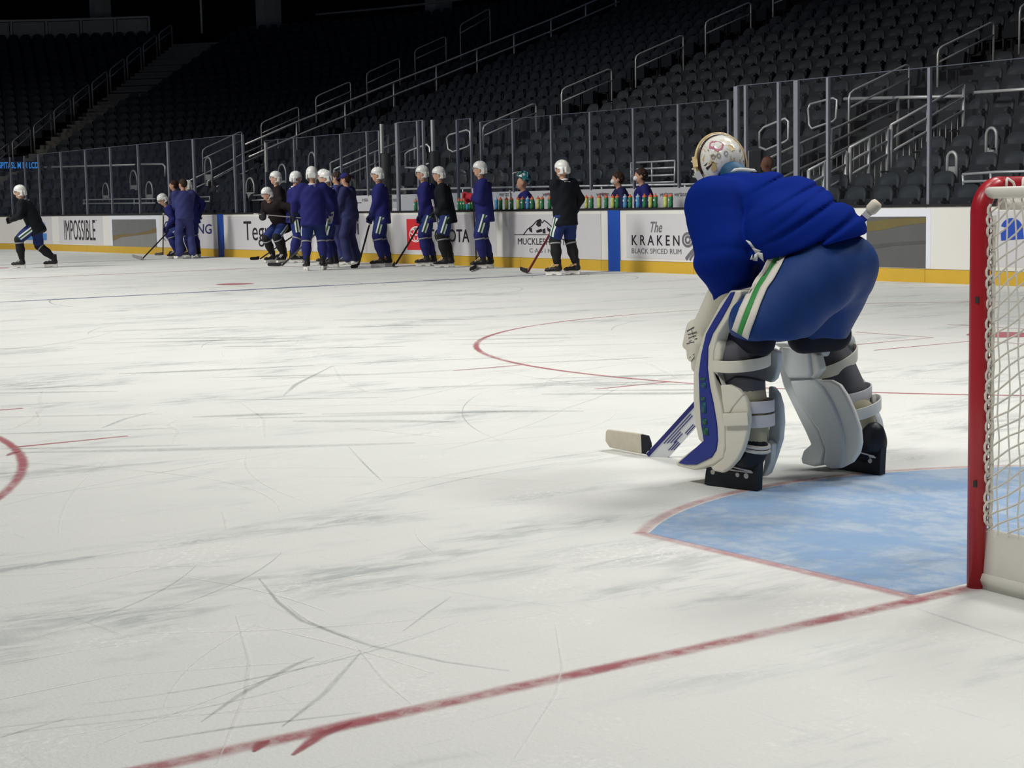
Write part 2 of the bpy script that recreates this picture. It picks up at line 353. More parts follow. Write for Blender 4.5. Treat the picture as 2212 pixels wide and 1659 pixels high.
# ------------------------------------------------------------------ dasher boards
white = mat('board_white', srgb(226, 224, 218), 0.45, var=0.03, scale=2, spec=0.25)
yellow = mat('kick_yellow', srgb(206, 168, 60), 0.5, var=0.08, scale=3)
capm = mat('cap_black', srgb(38, 36, 40), 0.5)
adgrey = mat('advert_grey', srgb(208, 206, 209), 0.4, var=0.02)
ink = mat('print_black', srgb(42, 40, 46), 0.5)
inkgrey = mat('print_grey', srgb(110, 110, 116), 0.5)
stripeblue = mat('stripe_blue', srgb(32, 80, 176), 0.45, var=0.08, scale=5)
steel = mat('brushed_steel', (0.72, 0.70, 0.67), 0.38, 0.35, var=0.1, scale=15)
alu = mat('post_aluminium', (0.30, 0.31, 0.36), 0.45, 0.4, var=0.1, scale=12)
def boards_seg(off0, off1, z0, z1, ya, yb):
    return [(HX+off0, ya, z0), (HX+off1, ya, z0), (HX+off1, yb, z0), (HX+off0, yb, z0), (HX+off0, ya, z1), (HX+off1, ya, z1), (HX+off1, yb, z1), (HX+off0, yb, z1)]
BF = [(0, 1, 2, 3)[::-1], (4, 5, 6, 7), (0, 1, 5, 4), (1, 2, 6, 5), (2, 3, 7, 6), (3, 0, 4, 7)]
core = MB(); core.add(boards_seg(0.03, 0.09, -0.1, 1.04, 5.2, 49.08), BF)
arcp = [(HX-CR, Y1-CR, math.radians(90*i/12)) for i in range(13)]
def arc_wall(mb, o0, o1, z0, z1, i0=0, i1=12):
    for i in range(i0, i1):
        q = [(HX-CR+(CR+o)*math.cos(arcp[k][2]), Y1-CR+(CR+o)*math.sin(arcp[k][2])) for k, o in ((i, o0), (i, o1), (i+1, o1), (i+1, o0))]
        mb.add([(*p, z0) for p in q]+[(*p, z1) for p in q], BF)
    return mb
arc_wall(core, 0.03, 0.09, -0.1, 1.04)
core.box((0, Y1+0.06, 0.5), (2*(HX-CR), 0.06, 1.1))
boards = struct(core.build('wall_boards', mat('board_core', srgb(70, 70, 74), 0.7)))
ysegs = list(np.arange(5.2, 49.0, 2.42))+[49.08]
for i in range(len(ysegs)-1):
    MB().add(boards_seg(0.0, 0.03, 0.19, 1.04, ysegs[i]+0.003, ysegs[i+1]-0.003), BF).build('dasher_panel', white, boards)
    MB().add(boards_seg(-0.012, 0.03, 0.0, 0.185, ysegs[i]+0.003, ysegs[i+1]-0.003), BF).build('kick_plate', yellow, boards)
for k in range(0, 12, 3):
    arc_wall(MB(), 0.0, 0.03, 0.19, 1.04, k, k+3).build('dasher_panel', white, boards)
    arc_wall(MB(), -0.012, 0.03, 0.0, 0.185, k, k+3).build('kick_plate', yellow, boards)
cap = MB().add(boards_seg(-0.015, 0.16, 1.04, 1.075, 5.2, 49.08), BF); arc_wall(cap, -0.015, 0.12, 1.04, 1.075); cap.build('cap_rail', capm, boards)
strip('board_footing', [(HX-0.05, 5.2), (HX-0.05, 49)], 0.10, 0.0022, paint_mat('footing_snow', srgb(236, 228, 196), 0.7, 6), parent=floor_ice)
FX = HX-0.004
def yz(u, v): p = onx(u, v, FX); return p[1], p[2]
def plate(name, u0, u1, v0, v1, m, lift=0.004, vm=None):
    ya, za = yz(u0, (v0+v1)/2); yb, zb = yz(u1, (v0+v1)/2); z1 = max(0.2, (yz(u0, v1)[1]+yz(u1, v1)[1])/2) if vm is None else vm
    z2 = min(1.035, (yz(u0, v0)[1]+yz(u1, v0)[1])/2)
    return MB().add([(x-0, y, z) for x, y, z in [(HX-lift, yb, z1), (HX+0.01, yb, z1), (HX+0.01, ya, z1), (HX-lift, ya, z1), (HX-lift, yb, z2), (HX+0.01, yb, z2), (HX+0.01, ya, z2), (HX-lift, ya, z2)]], BF).build(name, m, boards)
def btext(s, u0, u1, v0, v1, m=ink, bold=0.0, slant=0.0, lift=0.009):
    uc = (u0+u1)/2; ya = yz(u0, (v0+v1)/2)[0]; yb = yz(u1, (v0+v1)/2)[0]; zt = yz(uc, v0)[1]; zb = yz(uc, v1)[1]
    return text_on('lettering', s, (HX-lift, ya, zb), (0, -1, 0), (0, 0, 1), ya-yb, zt-zb, m, boards, bold, slant=slant)
def bline(Q, r, m, name='printed_line', lift=0.008):
    mb = MB()
    P = [np.array((HX-lift, *yz(u, v))) for u, v in Q]
    for a, b in zip(P[:-1], P[1:]): mb.bar(a, b, r*2, 0.002, up=(1, 0, 0)) if np.linalg.norm(b-a) > 1e-6 else None
    return mb.build(name, m, boards)
def bpoly(Q, m, name='printed_shape', lift=0.009):
    V = [(HX-lift, *yz(u, v)) for u, v in Q]; return obj(name, mesh(name, V, [tuple(range(len(V)))], m), boards)
def disc(u, v, ru, rv, n=28, a0=0, a1=360): return [(u+ru*math.cos(math.radians(a0+(a1-a0)*i/n)), v+rv*math.sin(math.radians(a0+(a1-a0)*i/n))) for i in range(n+(a1-a0 < 360))]
for yl, m in ((19.35, stripeblue), (34.9, stripeblue), (27.13, mat('stripe_red', srgb(190, 44, 52), 0.45))):
    MB().add(boards_seg(-0.018, 0.0, 0.0, 1.04, yl-0.16, yl+0.16), BF).build('line_stripe', m, boards)
for u0, u1, v0, v1 in ((-60, 6, 468, 524), (40, 112, 468, 525), (127, 222, 467, 527), (352, 466, 467, 535), (493, 792, 467, 544), (848, 1072, 464, 549), (1086, 1298, 463, 556), (1353, 1600, 462, 561), (2096, 2330, 456, 578)):
    plate('advert_panel', u0, u1, v0, v1, adgrey)
whiteblue = mat('advert_white', srgb(226, 229, 238), 0.4, var=0.02)
screen = mat('advert_dark', srgb(112, 112, 112), 0.35, var=0.1, scale=3); screen2 = mat('advert_darker', srgb(96, 96, 96), 0.35, var=0.12, scale=3); brown = mat('advert_brown', srgb(120, 104, 70), 0.4)
plate('advert_panel', 238, 346, 464, 538, whiteblue)
plate('advert_panel', 1866, 2010, 451, 588, whiteblue)
plate('advert_screen', 243, 338, 474, 535, screen, 0.008); plate('advert_screen', 1872, 2000, 468, 583, screen2, 0.008)
bpoly([(244, 508), (262, 506), (290, 505), (315, 500), (338, 492), (338, 503), (310, 507), (285, 510), (262, 513), (244, 521)], brown, lift=0.011)
bpoly([(244, 521), (262, 513), (285, 510), (310, 507), (338, 503), (338, 535), (246, 534)], mat('advert_pale', srgb(134, 134, 134), 0.4), lift=0.0105)
bpoly([(1872, 480), (1910, 474), (1960, 470), (2000, 470), (2000, 482), (1960, 486), (1930, 492), (1905, 497), (1874, 500)], mat('advert_gold', srgb(112, 102, 66), 0.4), lift=0.011)
bpoly([(1874, 530), (1930, 524), (2000, 520), (2000, 526), (1930, 531), (1874, 540)], mat('advert_line', srgb(84, 84, 86), 0.4), lift=0.011)
btext('X', -8, 3, 489, 508, ink, 0.02)
skyb = mat('print_sky', srgb(112, 152, 206), 0.4); skyb2 = mat('print_azure', srgb(66, 132, 206), 0.4)
bpoly(disc(92, 486, 6, 7), skyb); bpoly([(90, 492), (96, 492), (95, 497), (92, 497)], skyb); bpoly([(42, 504), (101, 504), (101, 519), (42, 518)], skyb2)
btext('IMPOSSIBLE', 139, 206, 475, 519, ink, 0.0); btext('TM', 206.5, 209, 475, 478, ink)
navy = mat('print_navy', srgb(52, 56, 110), 0.4)
bline(disc(362, 496, 8, 17), 0.018, navy); bline([(360, 515), (366, 500), (372, 512)], 0.015, navy); bline([(358, 480), (352, 512), (358, 520)], 0.012, navy)
btext('NG', 426, 457, 484, 505, navy, 0.012, slant=0.12)
btext('Tegr', 527, 583, 478, 533, inkgrey if False else ink, 0.0); btext('si', 761, 775, 473, 507, ink, 0.0); btext('R', 762, 768, 528, 538, inkgrey)
redp = mat('print_red', srgb(206, 50, 56), 0.4); bpoly([(878, 473), (924, 473), (924, 540), (880, 540)], redp, lift=0.007)
wp = mat('print_white', srgb(232, 230, 228), 0.4)
for cx, cy, ru, rv in ((899, 506, 13.5, 16), (899, 501, 12, 6.5), (899, 507, 4.8, 13.5)): bline(disc(cx, cy, ru, rv, 30), 0.012, wp, lift=0.010)
btext('TOYOTA', 926, 1014, 495, 523, ink, 0.012)
bline([(1111, 507), (1215, 507)], 0.006, ink)
bline([(1131, 507), (1140, 495), (1150, 488), (1160, 477), (1168, 474), (1171, 482), (1176, 476), (1184, 482), (1196, 494), (1205, 502)], 0.010, ink)
for Q in ([(1162, 476), (1168, 474), (1169, 488), (1163, 490), (1158, 485)], [(1143, 494), (1149, 492), (1150, 503), (1144, 499)], [(1158, 498), (1170, 494), (1172, 500), (1160, 503)], [(1172, 496), (1178, 493), (1179, 504), (1173, 504)], [(1182, 490), (1190, 496), (1188, 502), (1183, 498)]): bpoly(Q, ink)
btext('MUCKLESHOOT', 1119, 1222, 515, 529, ink, 0.0); btext('C A S I N O', 1144, 1206, 537, 546, inkgrey)
btext('The', 1402, 1429, 479, 502, inkgrey, 0.01, slant=0.3); btext('K R A K E N', 1365, 1468, 508, 530, ink, 0.01); btext('BLACK SPICED RUM', 1365, 1472, 537, 548, inkgrey, 0.0)
bline(disc(1486, 518, 11, 14), 0.02, inkgrey); bline(disc(1486, 518, 5, 7), 0.02, inkgrey)
bline([(1506, 530), (1498, 540), (1488, 552), (1482, 560)], 0.03, inkgrey); bline([(1512, 532), (1504, 543), (1494, 555), (1490, 562)], 0.02, inkgrey)
royal = mat('print_royal', srgb(48, 82, 178), 0.4)
bpoly(disc(2186, 496, 24, 25, a0=180, a1=360), royal); bpoly([(2162, 502), (2172, 496), (2210, 496), (2212, 516), (2163, 520)], royal)
bpoly([(2108, 557), (2118, 540), (2120, 546), (2110, 556)], royal); bpoly([(2160, 488), (2176, 493), (2160, 500)], adgrey, lift=0.011)
# ------------------------------------------------------------------ bench area and glass
BBX = 14.55
ya = onx(1578, 430, BBX)[1]; yb = onx(752, 430, BBX)[1]
struct(MB().box((13.8, (ya+onx(530, 450, 13)[1])/2, 0.05), (1.5, onx(530, 450, 13)[1]-ya, 0.1)).build('floor_bench', mat('rubber', (0.02, 0.02, 0.02), 0.9)))
bw = struct(MB().box((BBX+0.03, (ya+yb)/2, 0.71), (0.06, yb-ya, 1.42)).build('wall_bench', mat('bench_white', srgb(206, 206, 210), 0.5, var=0.03)))
smallm = mat('print_small', srgb(92, 92, 98), 0.5); smallr = mat('print_small_red', srgb(178, 66, 62), 0.5)
def wtext(s, u0, u1, v0, v1, m):
    a = onx(u0, v1, BBX-0.004); b = onx(u1, v1, BBX-0.004); t = onx((u0+u1)/2, v0, BBX-0.004); bt = onx((u0+u1)/2, v1, BBX-0.004)
    text_on('lettering', s, (BBX-0.004, a[1], bt[2]), (0, -1, 0), (0, 0, 1), a[1]-b[1], t[2]-bt[2], m, bw, 0.01)
for u in (1078, 1172, 1288, 1425, 1456): wtext('verizon', u, u+28, 415, 424, smallm)
for u in (1175, 1291): wtext('verizon', u+4, u+20, 416, 421, smallr)
for u in (782, 845): wtext('R KIDD', u, u+13, 429, 435, smallm)
MB().box((BBX-0.003, onx(775, 438, BBX)[1], onx(775, 438, BBX)[2]), (0.004, 0.26, 0.02)).build('printed_line', smallm, bw)
glassm = glass_mat('rink_glass', haze=0.008); glass2 = glass_mat('rink_glass_back', haze=0.008)
gl = struct(bpy.data.objects.new('wall_glass', None)); COL.objects.link(gl)
PX = HX+0.06
def post(u, vt, x=PX, zb=1.075, wd=0.05, m=alu, vtop_is_z=False, name='glass_post'):
    p = onx(u, vt, x); zt = p[2]
    return MB().box((x, p[1], (zt+zb)/2), (0.06, wd, zt-zb)).build(name, m, gl)
def pane(ya_, yb_, x, z0, z1, m=glassm):
    return MB().box((x, (ya_+yb_)/2, (z0+z1)/2), (0.012, abs(yb_-ya_)-0.012, z1-z0)).build('glass_pane', m, gl)
GZ = 2.93
def run(us, x, z0=1.075, z1=GZ, wd=0.045, m=glassm, wides=()):
    ys = [onx(u, 380, x)[1] for u in us]
    for u, y in zip(us, ys): MB().box((x, y, (z0+z1)/2), (0.05, wd*(1.9 if u in wides else 1), z1-z0)).build('glass_post', alu, gl)
    for a, b in zip(ys[:-1], ys[1:]): pane(a, b, x, z0, z1, m)
    a, b = max(ys), min(ys)
    MB().box((x, (a+b)/2, z1+0.006), (0.014, a-b, 0.012)).build('glass_edge', mat('glass_rim', (0.10, 0.115, 0.14), 0.3), gl)
run([85, 133, 186, 240, 300, 365, 420, 508, 527], PX, wides=(365, 420))
for i in range(0, 12):                                            # panes round the corner
    q = [(HX-CR+(CR+0.06)*math.cos(arcp[k][2]), Y1-CR+(CR+0.06)*math.sin(arcp[k][2])) for k in (i, i+1)]
    mb = MB().bar((*q[0], 2.0), (*q[1], 2.0), 1.85, 0.012, up=(q[1][1]-q[0][1], -(q[1][0]-q[0][0]), 0)); mb.build('glass_pane', glassm, gl)
    MB().box((*q[0], 2.0), (0.045, 0.045, 1.85)).build('glass_post', alu, gl)
yk = onx(85, 380, PX)[1]; pane(yk, 49.08, PX, 1.075, GZ)
run([1592, 1612, 1683, 1721, 1789, 2007, 2246, 2420], PX, wides=(1592, 1721))
run([575, 638, 683, 738, 795, 822], BBX, z0=1.42, z1=2.86, m=glass2)
run([1041, 1110, 1193, 1277, 1370, 1467, 1575], BBX, z0=1.42, z1=2.86, m=glass2)
run([860, 905, 917], PX, z1=2.86, wides=(860,)); run([990, 1020], BBX-0.5, z0=1.1, z1=2.9, m=glass2)
brightm = mat('post_bright', (0.62, 0.62, 0.60), 0.4, 0.4)
for u, va, vb, x in ((824, 268, 331, 13.6), (934, 259, 327, 13.6), (574, 308, 372, 14.2), (1720, 206, 395, PX+0.02)):
    a = onx(u, va, x); b = onx(u, vb, x); MB().box((x, a[1], (a[2]+b[2])/2), (0.05, 0.07, a[2]-b[2])).build('end_post', brightm, gl)
padm = mat('post_pad_black', (0.012, 0.012, 0.014), 0.6)
for u, va, x in ((832, 331, 13.6), (938, 327, 13.6)):
    a = onx(u, va, x); MB().tube([(x, a[1], 0.1), (x, a[1], a[2]-0.03), (x, a[1], a[2])], [0.12, 0.12, 0.09], 14).build('post_pad', padm, gl, True)
for u0, u1 in ((824, 860), (934, 990)):                            # returns between bench and box
    a = onx(u0, 300, 13.6); b = onx(u1, 300, 13.1)
    MB().bar((a[0], a[1], 2.0), (b[0], b[1], 2.0), 1.75, 0.012, up=(b[1]-a[1], -(b[0]-a[0]), 0)).build('glass_pane', glass2, gl)
# steel rail behind the bench wall
def rail_thing(label, paths, r=0.022, m=steel, cat='railing', name='steel_railing', posts=(), k=8, group=None):
    allp = np.array([p for P in paths for p in P]); base = allp.mean(0); base[2] = allp[:, 2].min()
    t = thing(name, label, cat, base, group=group)
    for i, P in enumerate(paths): MB().tube([np.array(p)-base for p in P], r, k).build('rail', m, t, True)
    for P in posts: MB().tube([np.array(p)-base for p in P], r*0.9, k).build('post', m, t, True)
    return t
def xl(x, *Q): return [onx(u, v, x) for u, v in Q]
def yl(y, *Q): return [ony(u, v, y) for u, v in Q]
rail_thing('long level steel rail above the white wall behind the bench', [xl(15.0, (760, 411), (1573, 397))], 0.025, posts=[[onx(u, 405, 15.0)*(1, 1, 0)+(0, 0, 1.35), onx(u, 411-(u-760)*0.0172, 15.0)] for u in (766, 862, 1000, 1130, 1300, 1480)])
rail_thing('square steel guard frame with four bars behind the two masked men', [xl(15.6, (1363, 352), (1458, 347)), xl(15.6, (1363, 366), (1458, 362)), xl(15.6, (1365, 381), (1458, 378)), xl(15.6, (1365, 396), (1458, 393))], 0.02, posts=[xl(15.6, (1363, 352), (1364, 412)), xl(15.6, (1458, 347), (1457, 412)), xl(15.6, (1408, 350), (1409, 412))])
# ------------------------------------------------------------------ the stand: treads, walls, seats
CXB, CYB = 4.4, 49.0                                     # centre of the corner curve
ROWX = [14.2, 15.05, 15.9, 16.75, 17.6]+[17.6+0.85*k for k in range(1, 21)]
ROWZ = [0.49, 0.70, 0.98, 1.30, 1.65]+[1.65+0.336*k for k in range(1, 21)]
NROW = len(ROWX)
conc = mat('stand_concrete', (0.030, 0.030, 0.031), 0.85, var=0.2, scale=2)
concl = mat('stair_concrete_lit', (0.20, 0.185, 0.155), 0.85, var=0.2, scale=3)  # light on the corner steps is put into this paler concrete
YS, AMAX = 6.0, 78.0
def path_pts(x, n=26):
    r = x-CXB; P = [(x, YS), (x, CYB)]
    return P+[(CXB+r*math.cos(math.radians(AMAX*i/n)), CYB+r*math.sin(math.radians(AMAX*i/n))) for i in range(1, n+1)]
mb = MB()
prev = path_pts(13.35); pz = 0.0
for k in range(NROW):
    a = path_pts(ROWX[k]-0.62) if k else path_pts(13.4); z = ROWZ[k]
    n_ = len(a)
    b = path_pts(ROWX[k]+0.23)
    mb.add([(*p, pz) for p in a]+[(*p, z) for p in a], [(i, i+1, n_+i+1, n_+i) for i in range(n_-1)])      # riser
    mb.add([(*p, z) for p in a]+[(*p, z) for p in b], [(i, i+1, n_+i+1, n_+i) for i in range(n_-1)])       # tread
    pz = z
stand = struct(mb.build('floor_stand', conc)); fixnormals(stand.data)
AISLES = [(18.6, 'aisle beside the right-hand glass', 0.55), (30.3, 'aisle above the bench', 0.55), (42.6, 'aisle with the long rail', 0.6), (45.9, 'far aisle', 0.5)]
VOMS = [(16.1, 18.2, 2, 6), (33.5, 35.7, 1, 6), (42.8, 45.2, 1, 6)]
# stairs: every aisle has steps; the corner flight, lit only by its paler colour, is counted step by step
def stair(name, ang0, ang1, r0, r1, zf, m, n):
    t = struct(bpy.data.objects.new(name, None)); COL.objects.link(t)
    for i in range(n):
        ra = r0+(r1-r0)*i/n; rb = r0+(r1-r0)*(i+1)/n; z = zf(ra)
        q = [(CXB+r*math.cos(math.radians(a)), CYB+r*math.sin(math.radians(a))) for r, a in ((ra, ang0), (rb, ang0), (rb, ang1), (ra, ang1))]
        MB().add([(*p, z-0.25) for p in q]+[(*p, z+0.17) for p in q], BF).build('step', m, t)
    return t
zrow = lambda r: float(np.interp(r+CXB+0.4, ROWX, ROWZ))
stair('floor_corner_steps', 36.6, 41.2, 11.0, 30.2, zrow, concl, 44)
for y, nm, hw in AISLES[:3]:
    mb = MB()
    for i in range(40):
        xa = 18.9+i*0.425
        if xa > ROWX[-1]: break
        z = float(np.interp(xa+0.4, ROWX, ROWZ)); mb.box((xa+0.21, y, z+0.06), (0.42, 2*hw, 0.22))
    struct(mb.build('floor_aisle_steps', conc))
# seats -------------------------------------------------------------
seatm = mat('seat_charcoal', srgb(50, 53, 56), 0.55, var=0.12, scale=9, spec=0.3)
seatm2 = mat('seat_pad', srgb(34, 36, 40), 0.7, var=0.12, scale=12)
seatfr = mat('seat_frame', srgb(70, 70, 70), 0.5)
seatfar = mat('seat_far_shaded', srgb(30, 34, 42), 0.6, var=0.15, scale=4)  # darkness of the far rows is put into this seat colour
def shell(wd, h0, h1, x0, x1, thick, nu=6, nv=4, rad=0.5):
    """curved backrest shell facing -x"""
    V = []; F = []
    for s in (0, 1):
        for j in range(nv+1):
            v = j/nv
            for i in range(nu+1):
                u = 2*i/nu-1; top = v**3; ww = wd/2*(0.90+0.10*v)*(1-0.10*top*(abs(u) > 0.9))
                zz = h0+(h1-h0)*v-0.10*top*abs(u)**3
                xx = x0+(x1-x0)*v-0.035*u*u+(thick if s else 0)
                V.append((xx, u*ww, zz))
    N = (nu+1)*(nv+1)
    for j in range(nv):
        for i in range(nu):
            a = j*(nu+1)+i; F.append((a, a+nu+1, a+nu+2, a+1)); F.append((N+a, N+a+1, N+a+nu+2, N+a+nu+1))
    ring = [i for i in range(nu+1)]+[(j+1)*(nu+1)-1 for j in range(1, nv+1)]+[nv*(nu+1)+i for i in range(nu-1, -1, -1)]+[j*(nu+1) for j in range(nv-1, 0, -1)]
    for a, b in zip(ring, ring[1:]+ring[:1]): F.append((a, b, N+b, N+a))
    return V, F
bV, bF = shell(0.47, 0.36, 0.86, -0.02, 0.07, 0.035)
me_back = mesh('backrest', bV, bF, seatm, True)
pan = MB().box((-0.09, 0, 0.50), (0.09, 0.42, 0.34), np.array([[math.cos(.14), 0, math.sin(.14)], [0, 1, 0], [-math.sin(.14), 0, math.cos(.14)]]))
me_pan = mesh('seat_pan', pan.V, pan.F, seatm2); bevel(me_pan, 0.02)
fr = MB().box((-0.02, 0.262, 0.30), (0.10, 0.03, 0.60)).box((-0.12, 0.262, 0.605), (0.30, 0.05, 0.03)).box((-0.02, 0.262, 0.015), (0.24, 0.05, 0.03))
me_frame = mesh('arm_standard', fr.V, fr.F, seatfr)
fV, fF = shell(0.47, 0.36, 0.86, -0.02, 0.07, 0.035, 4, 2)
lowp = MB().add(fV, fF).box((-0.09, 0, 0.50), (0.09, 0.42, 0.32)).box((-0.06, 0.262, 0.32), (0.16, 0.03, 0.6))
cand = []
for k in range(NROW):
    x = ROWX[k]; pitch = 0.545; R_seat = x-CXB
    def blocked(y):
        if k >= 5 and any(abs(y-ay) < hw+0.27 for ay, _, hw in AISLES): return True
        if k < 5 and any(y0-0.27 < y < y1+0.27 and r0 <= k < r1 for y0, y1, r0, r1 in VOMS): return True
        if k < 2 and onx(545, 400, 14.6)[1] > y > onx(1560, 400, 14.6)[1]-0.3: return True   # the benches stand here
        if k < 5 and abs(y-31.0) < 0.6: return True
        return False
    y = 9.0+(k % 2)*0.1
    while y < CYB:
        if not blocked(y): cand.append((k, x, y, 0.0))
        y += pitch
    n_ = int(math.radians(AMAX)*R_seat/pitch)
    for i in range(1, n_):
        a = i*pitch/R_seat; ad = math.degrees(a)
        if 36.0 < ad < 41.9: continue
        cand.append((k, CXB+R_seat*math.cos(a), CYB+R_seat*math.sin(a), a))
P = proj([(c[1], c[2], ROWZ[c[0]]+0.7) for c in cand])
vis = [(c, p) for c, p in zip(cand, P) if -25 < p[0] < IW+30 and p[1] > -25]
vis.sort(key=lambda t: (t[0][1]-CAM[0])**2+(t[0][2]-CAM[1])**2)
near = [c for c, p in vis[:300]]; far = [c for c, p in vis[300:]]
by = {}
for c in near: by.setdefault(c[0], []).append(c)
for k, L_ in sorted(by.items()):
    L_.sort(key=lambda c: c[2])                          # right end of the photo first
    for j, (kk, x, y, a) in enumerate(L_):
        t = thing('arena_seat', f'charcoal folding seat in the {ordw(k+1)} row up, {ordw(j+1)} from the right edge', 'seat', (x, y, ROWZ[k]), a, 'folding seats in the lower stand')
        for nm, me in (('backrest', me_back), ('seat_pan', me_pan), ('arm_standard', me_frame)): obj(nm, me, t)
lv = np.array(lowp.V); nv = len(lv); AV = []; AF = []
for i, (k, x, y, a) in enumerate(far):
    c, s = math.cos(a), math.sin(a)
    AV.append(np.stack([lv[:, 0]*c-lv[:, 1]*s+x, lv[:, 0]*s+lv[:, 1]*c+y, lv[:, 2]+ROWZ[k]], 1)); AF += [tuple(q+i*nv for q in f) for f in lowp.F]
fs = obj('arena_seat_rows', mesh('arena_seat_rows', np.concatenate(AV), AF, seatfar), None)
stuff(tag(fs, 'many rows of empty dark folding seats rising into the dark', 'seats'))
# top of the bowl ---------------------------------------------------
dark = mat('suite_black', (0.004, 0.005, 0.007), 0.9); fasc = mat('fascia_concrete', (0.20, 0.19, 0.17), 0.85, var=0.25, scale=1.5); colm = mat('column_concrete', (0.32, 0.30, 0.26), 0.9, var=0.3, scale=1)
RT = ROWX[-1]+0.3
a = path_pts(RT); b = path_pts(RT+4.0); n_ = len(a); zt = ROWZ[-1]
mbw = MB().add([(*p, zt) for p in a]+[(*p, zt) for p in b], [(i, i+1, n_+i+1, n_+i) for i in range(n_-1)])
mbw.add([(*p, zt) for p in b]+[(*p, zt+9) for p in b], [(i, i+1, n_+i+1, n_+i) for i in range(n_-1)])
wt = struct(mbw.build('wall_concourse', dark)); fixnormals(wt.data)
yb_ = MB(); rr = RT-CXB-0.05
low = [(CXB+rr*math.cos(math.radians(q)), CYB+rr*math.sin(math.radians(q))) for q in np.linspace(43.6, AMAX, 16)]
for p, q in zip(low[:-1], low[1:]): yb_.bar((*p, zt+0.25), (*q, zt+0.25), 0.5, 0.15, up=(q[1]-p[1], -(q[0]-p[0]), 0))
parap = struct(yb_.build('wall_parapet', fasc))
pan_m = mat('parapet_panel', (0.30, 0.29, 0.26), 0.8, var=0.15); pfr = mat('parapet_frame', (0.42, 0.40, 0.36), 0.7)  # panel albedo raised to stand in for dim concourse light
q0 = 43.9
for i in range(8):
    a0_ = math.radians(q0+i*3.05); a1_ = math.radians(q0+(i+1)*3.05)
    p = np.array((CXB+rr*math.cos(a0_), CYB+rr*math.sin(a0_), zt+1.0)); q = np.array((CXB+rr*math.cos(a1_), CYB+rr*math.sin(a1_), zt+1.0)); t_ = (q-p)/np.linalg.norm(q-p); up = (t_[1], -t_[0], 0)
    MB().bar(p+t_*0.09, q-t_*0.09, 0.85, 0.03, up=up).build('parapet_panel', pan_m, parap)
    fm = MB()
    for dz in (-0.48, 0.5): fm.bar(p+(0, 0, dz), q+(0, 0, dz), 0.09, 0.08, up=up)
    fm.box(p, (0.09, 0.09, 1.05)); fm.build('parapet_frame', pfr, parap)
for u, wd in ((217, 0.75), (580, 0.85), (948, 0.85)):                # concourse columns
    rr_ = ray(u, 30)
    for q_ in np.arange(30, 140, 0.1):
        p = CAM+rr_*q_
        if (math.hypot(p[0]-CXB, p[1]-CYB)+CXB if p[1] > CYB else p[0]) > RT+1.3: break
    struct(MB().box((p[0], p[1], zt+2.4), (wd, wd, 4.8)).build('wall_column', colm))
tr = rail_thing('thin pale rail along the top of the upper seats', [[(RT-0.1, ony(0, 0, 40)[1], zt+1.15)][:0]+[(RT-0.1, y, zt+1.15) for y in np.linspace(41, 47.5, 4)]+[(CXB+(rr-0.05)*math.cos(math.radians(q)), CYB+(rr-0.05)*math.sin(math.radians(q)), zt+1.15) for q in np.linspace(2, 28, 8)]], 0.045, mat('rail_dim', (0.2, 0.2, 0.19), 0.6))
pl = at(435, 30, 70); rail_thing('thin white upright pole at the top of the far corner', [[(pl[0], pl[1], zt), (pl[0], pl[1], zt+2.0)]], 0.05, mat('pole_pale', (0.4, 0.4, 0.38), 0.6), 'pole', 'steel_pole')
# handrails ---------------------------------------------------------
def handrail(y, u0, v0, u1, v1, drop_v, label, m=steel):
    """bent tube: low post, sloping top bar, high post, and a lower bar; in the vertical plane of the aisle"""
    a = ony(u0, v0, y); b = ony(u1, v1, y); h = a[2]-ony(u0, v0+drop_v, y)[2]
    zlo = lambda p: float(np.interp(p[0]+0.3, ROWX, ROWZ))+0.1
    e = (b-a)/np.linalg.norm(b-a); fr_ = [np.array((a[0], y, min(zlo(a), a[2]-h))), a-(0, 0, 0.12), a-(0, 0, 0.03)+e*0.03, a+e*0.13, b-e*0.12, b-(0, 0, 0.03)-e*0.02, b-(0, 0, 0.10), np.array((b[0], y, min(zlo(b), b[2]-h)))]
    base = np.array((a[0], y, fr_[0][2])); t = thing('aisle_handrail', label, 'handrail', base, group='handrails in the stand')
    MB().tube([p-base for p in fr_], 0.023, 8).build('frame', m, t, True)
    MB().tube([a-(0, 0, h)-base, b-(0, 0, h)-base], 0.021, 8).build('lower_rail', m, t, True)
    return t
dim = mat('steel_dim', (0.45, 0.43, 0.40), 0.5, 0.3)
for i, (u0, v0, u1, v1, dv) in enumerate([(1043, 272, 1158, 222, 22), (1213, 193, 1321, 147, 27), (1373, 120, 1476, 75, 27), (1524, 47, 1622, 4, 26), (1670, -18, 1770, -60, 26)]):
    handrail(30.3, u0, v0, u1, v1, dv, f'bright steel handrail, {ordw(i+1)} up the aisle above the bench')
for i, (u0, v0, u1, v1, dv) in enumerate([(1834, 200, 1964, 137, 33), (2026, 105, 2147, 46, 30), (2203, 14, 2320, -40, 30)]):
    handrail(18.6, u0, v0, u1, v1, dv, f'bright steel handrail, {ordw(i+1)} up the aisle at the right')
for i, (u0, v0, u1, v1, dv) in enumerate([(437, 323, 523, 283, 20), (564, 266, 645, 230, 22), (682, 209, 757, 176, 22), (792, 158, 863, 125, 22), (896, 108, 963, 78, 20), (994, 54, 1058, 18, 18)]):
    handrail(45.9, u0, v0, u1, v1, dv, f'short steel handrail, {ordw(i+1)} up the far aisle', steel if i < 3 else dim)
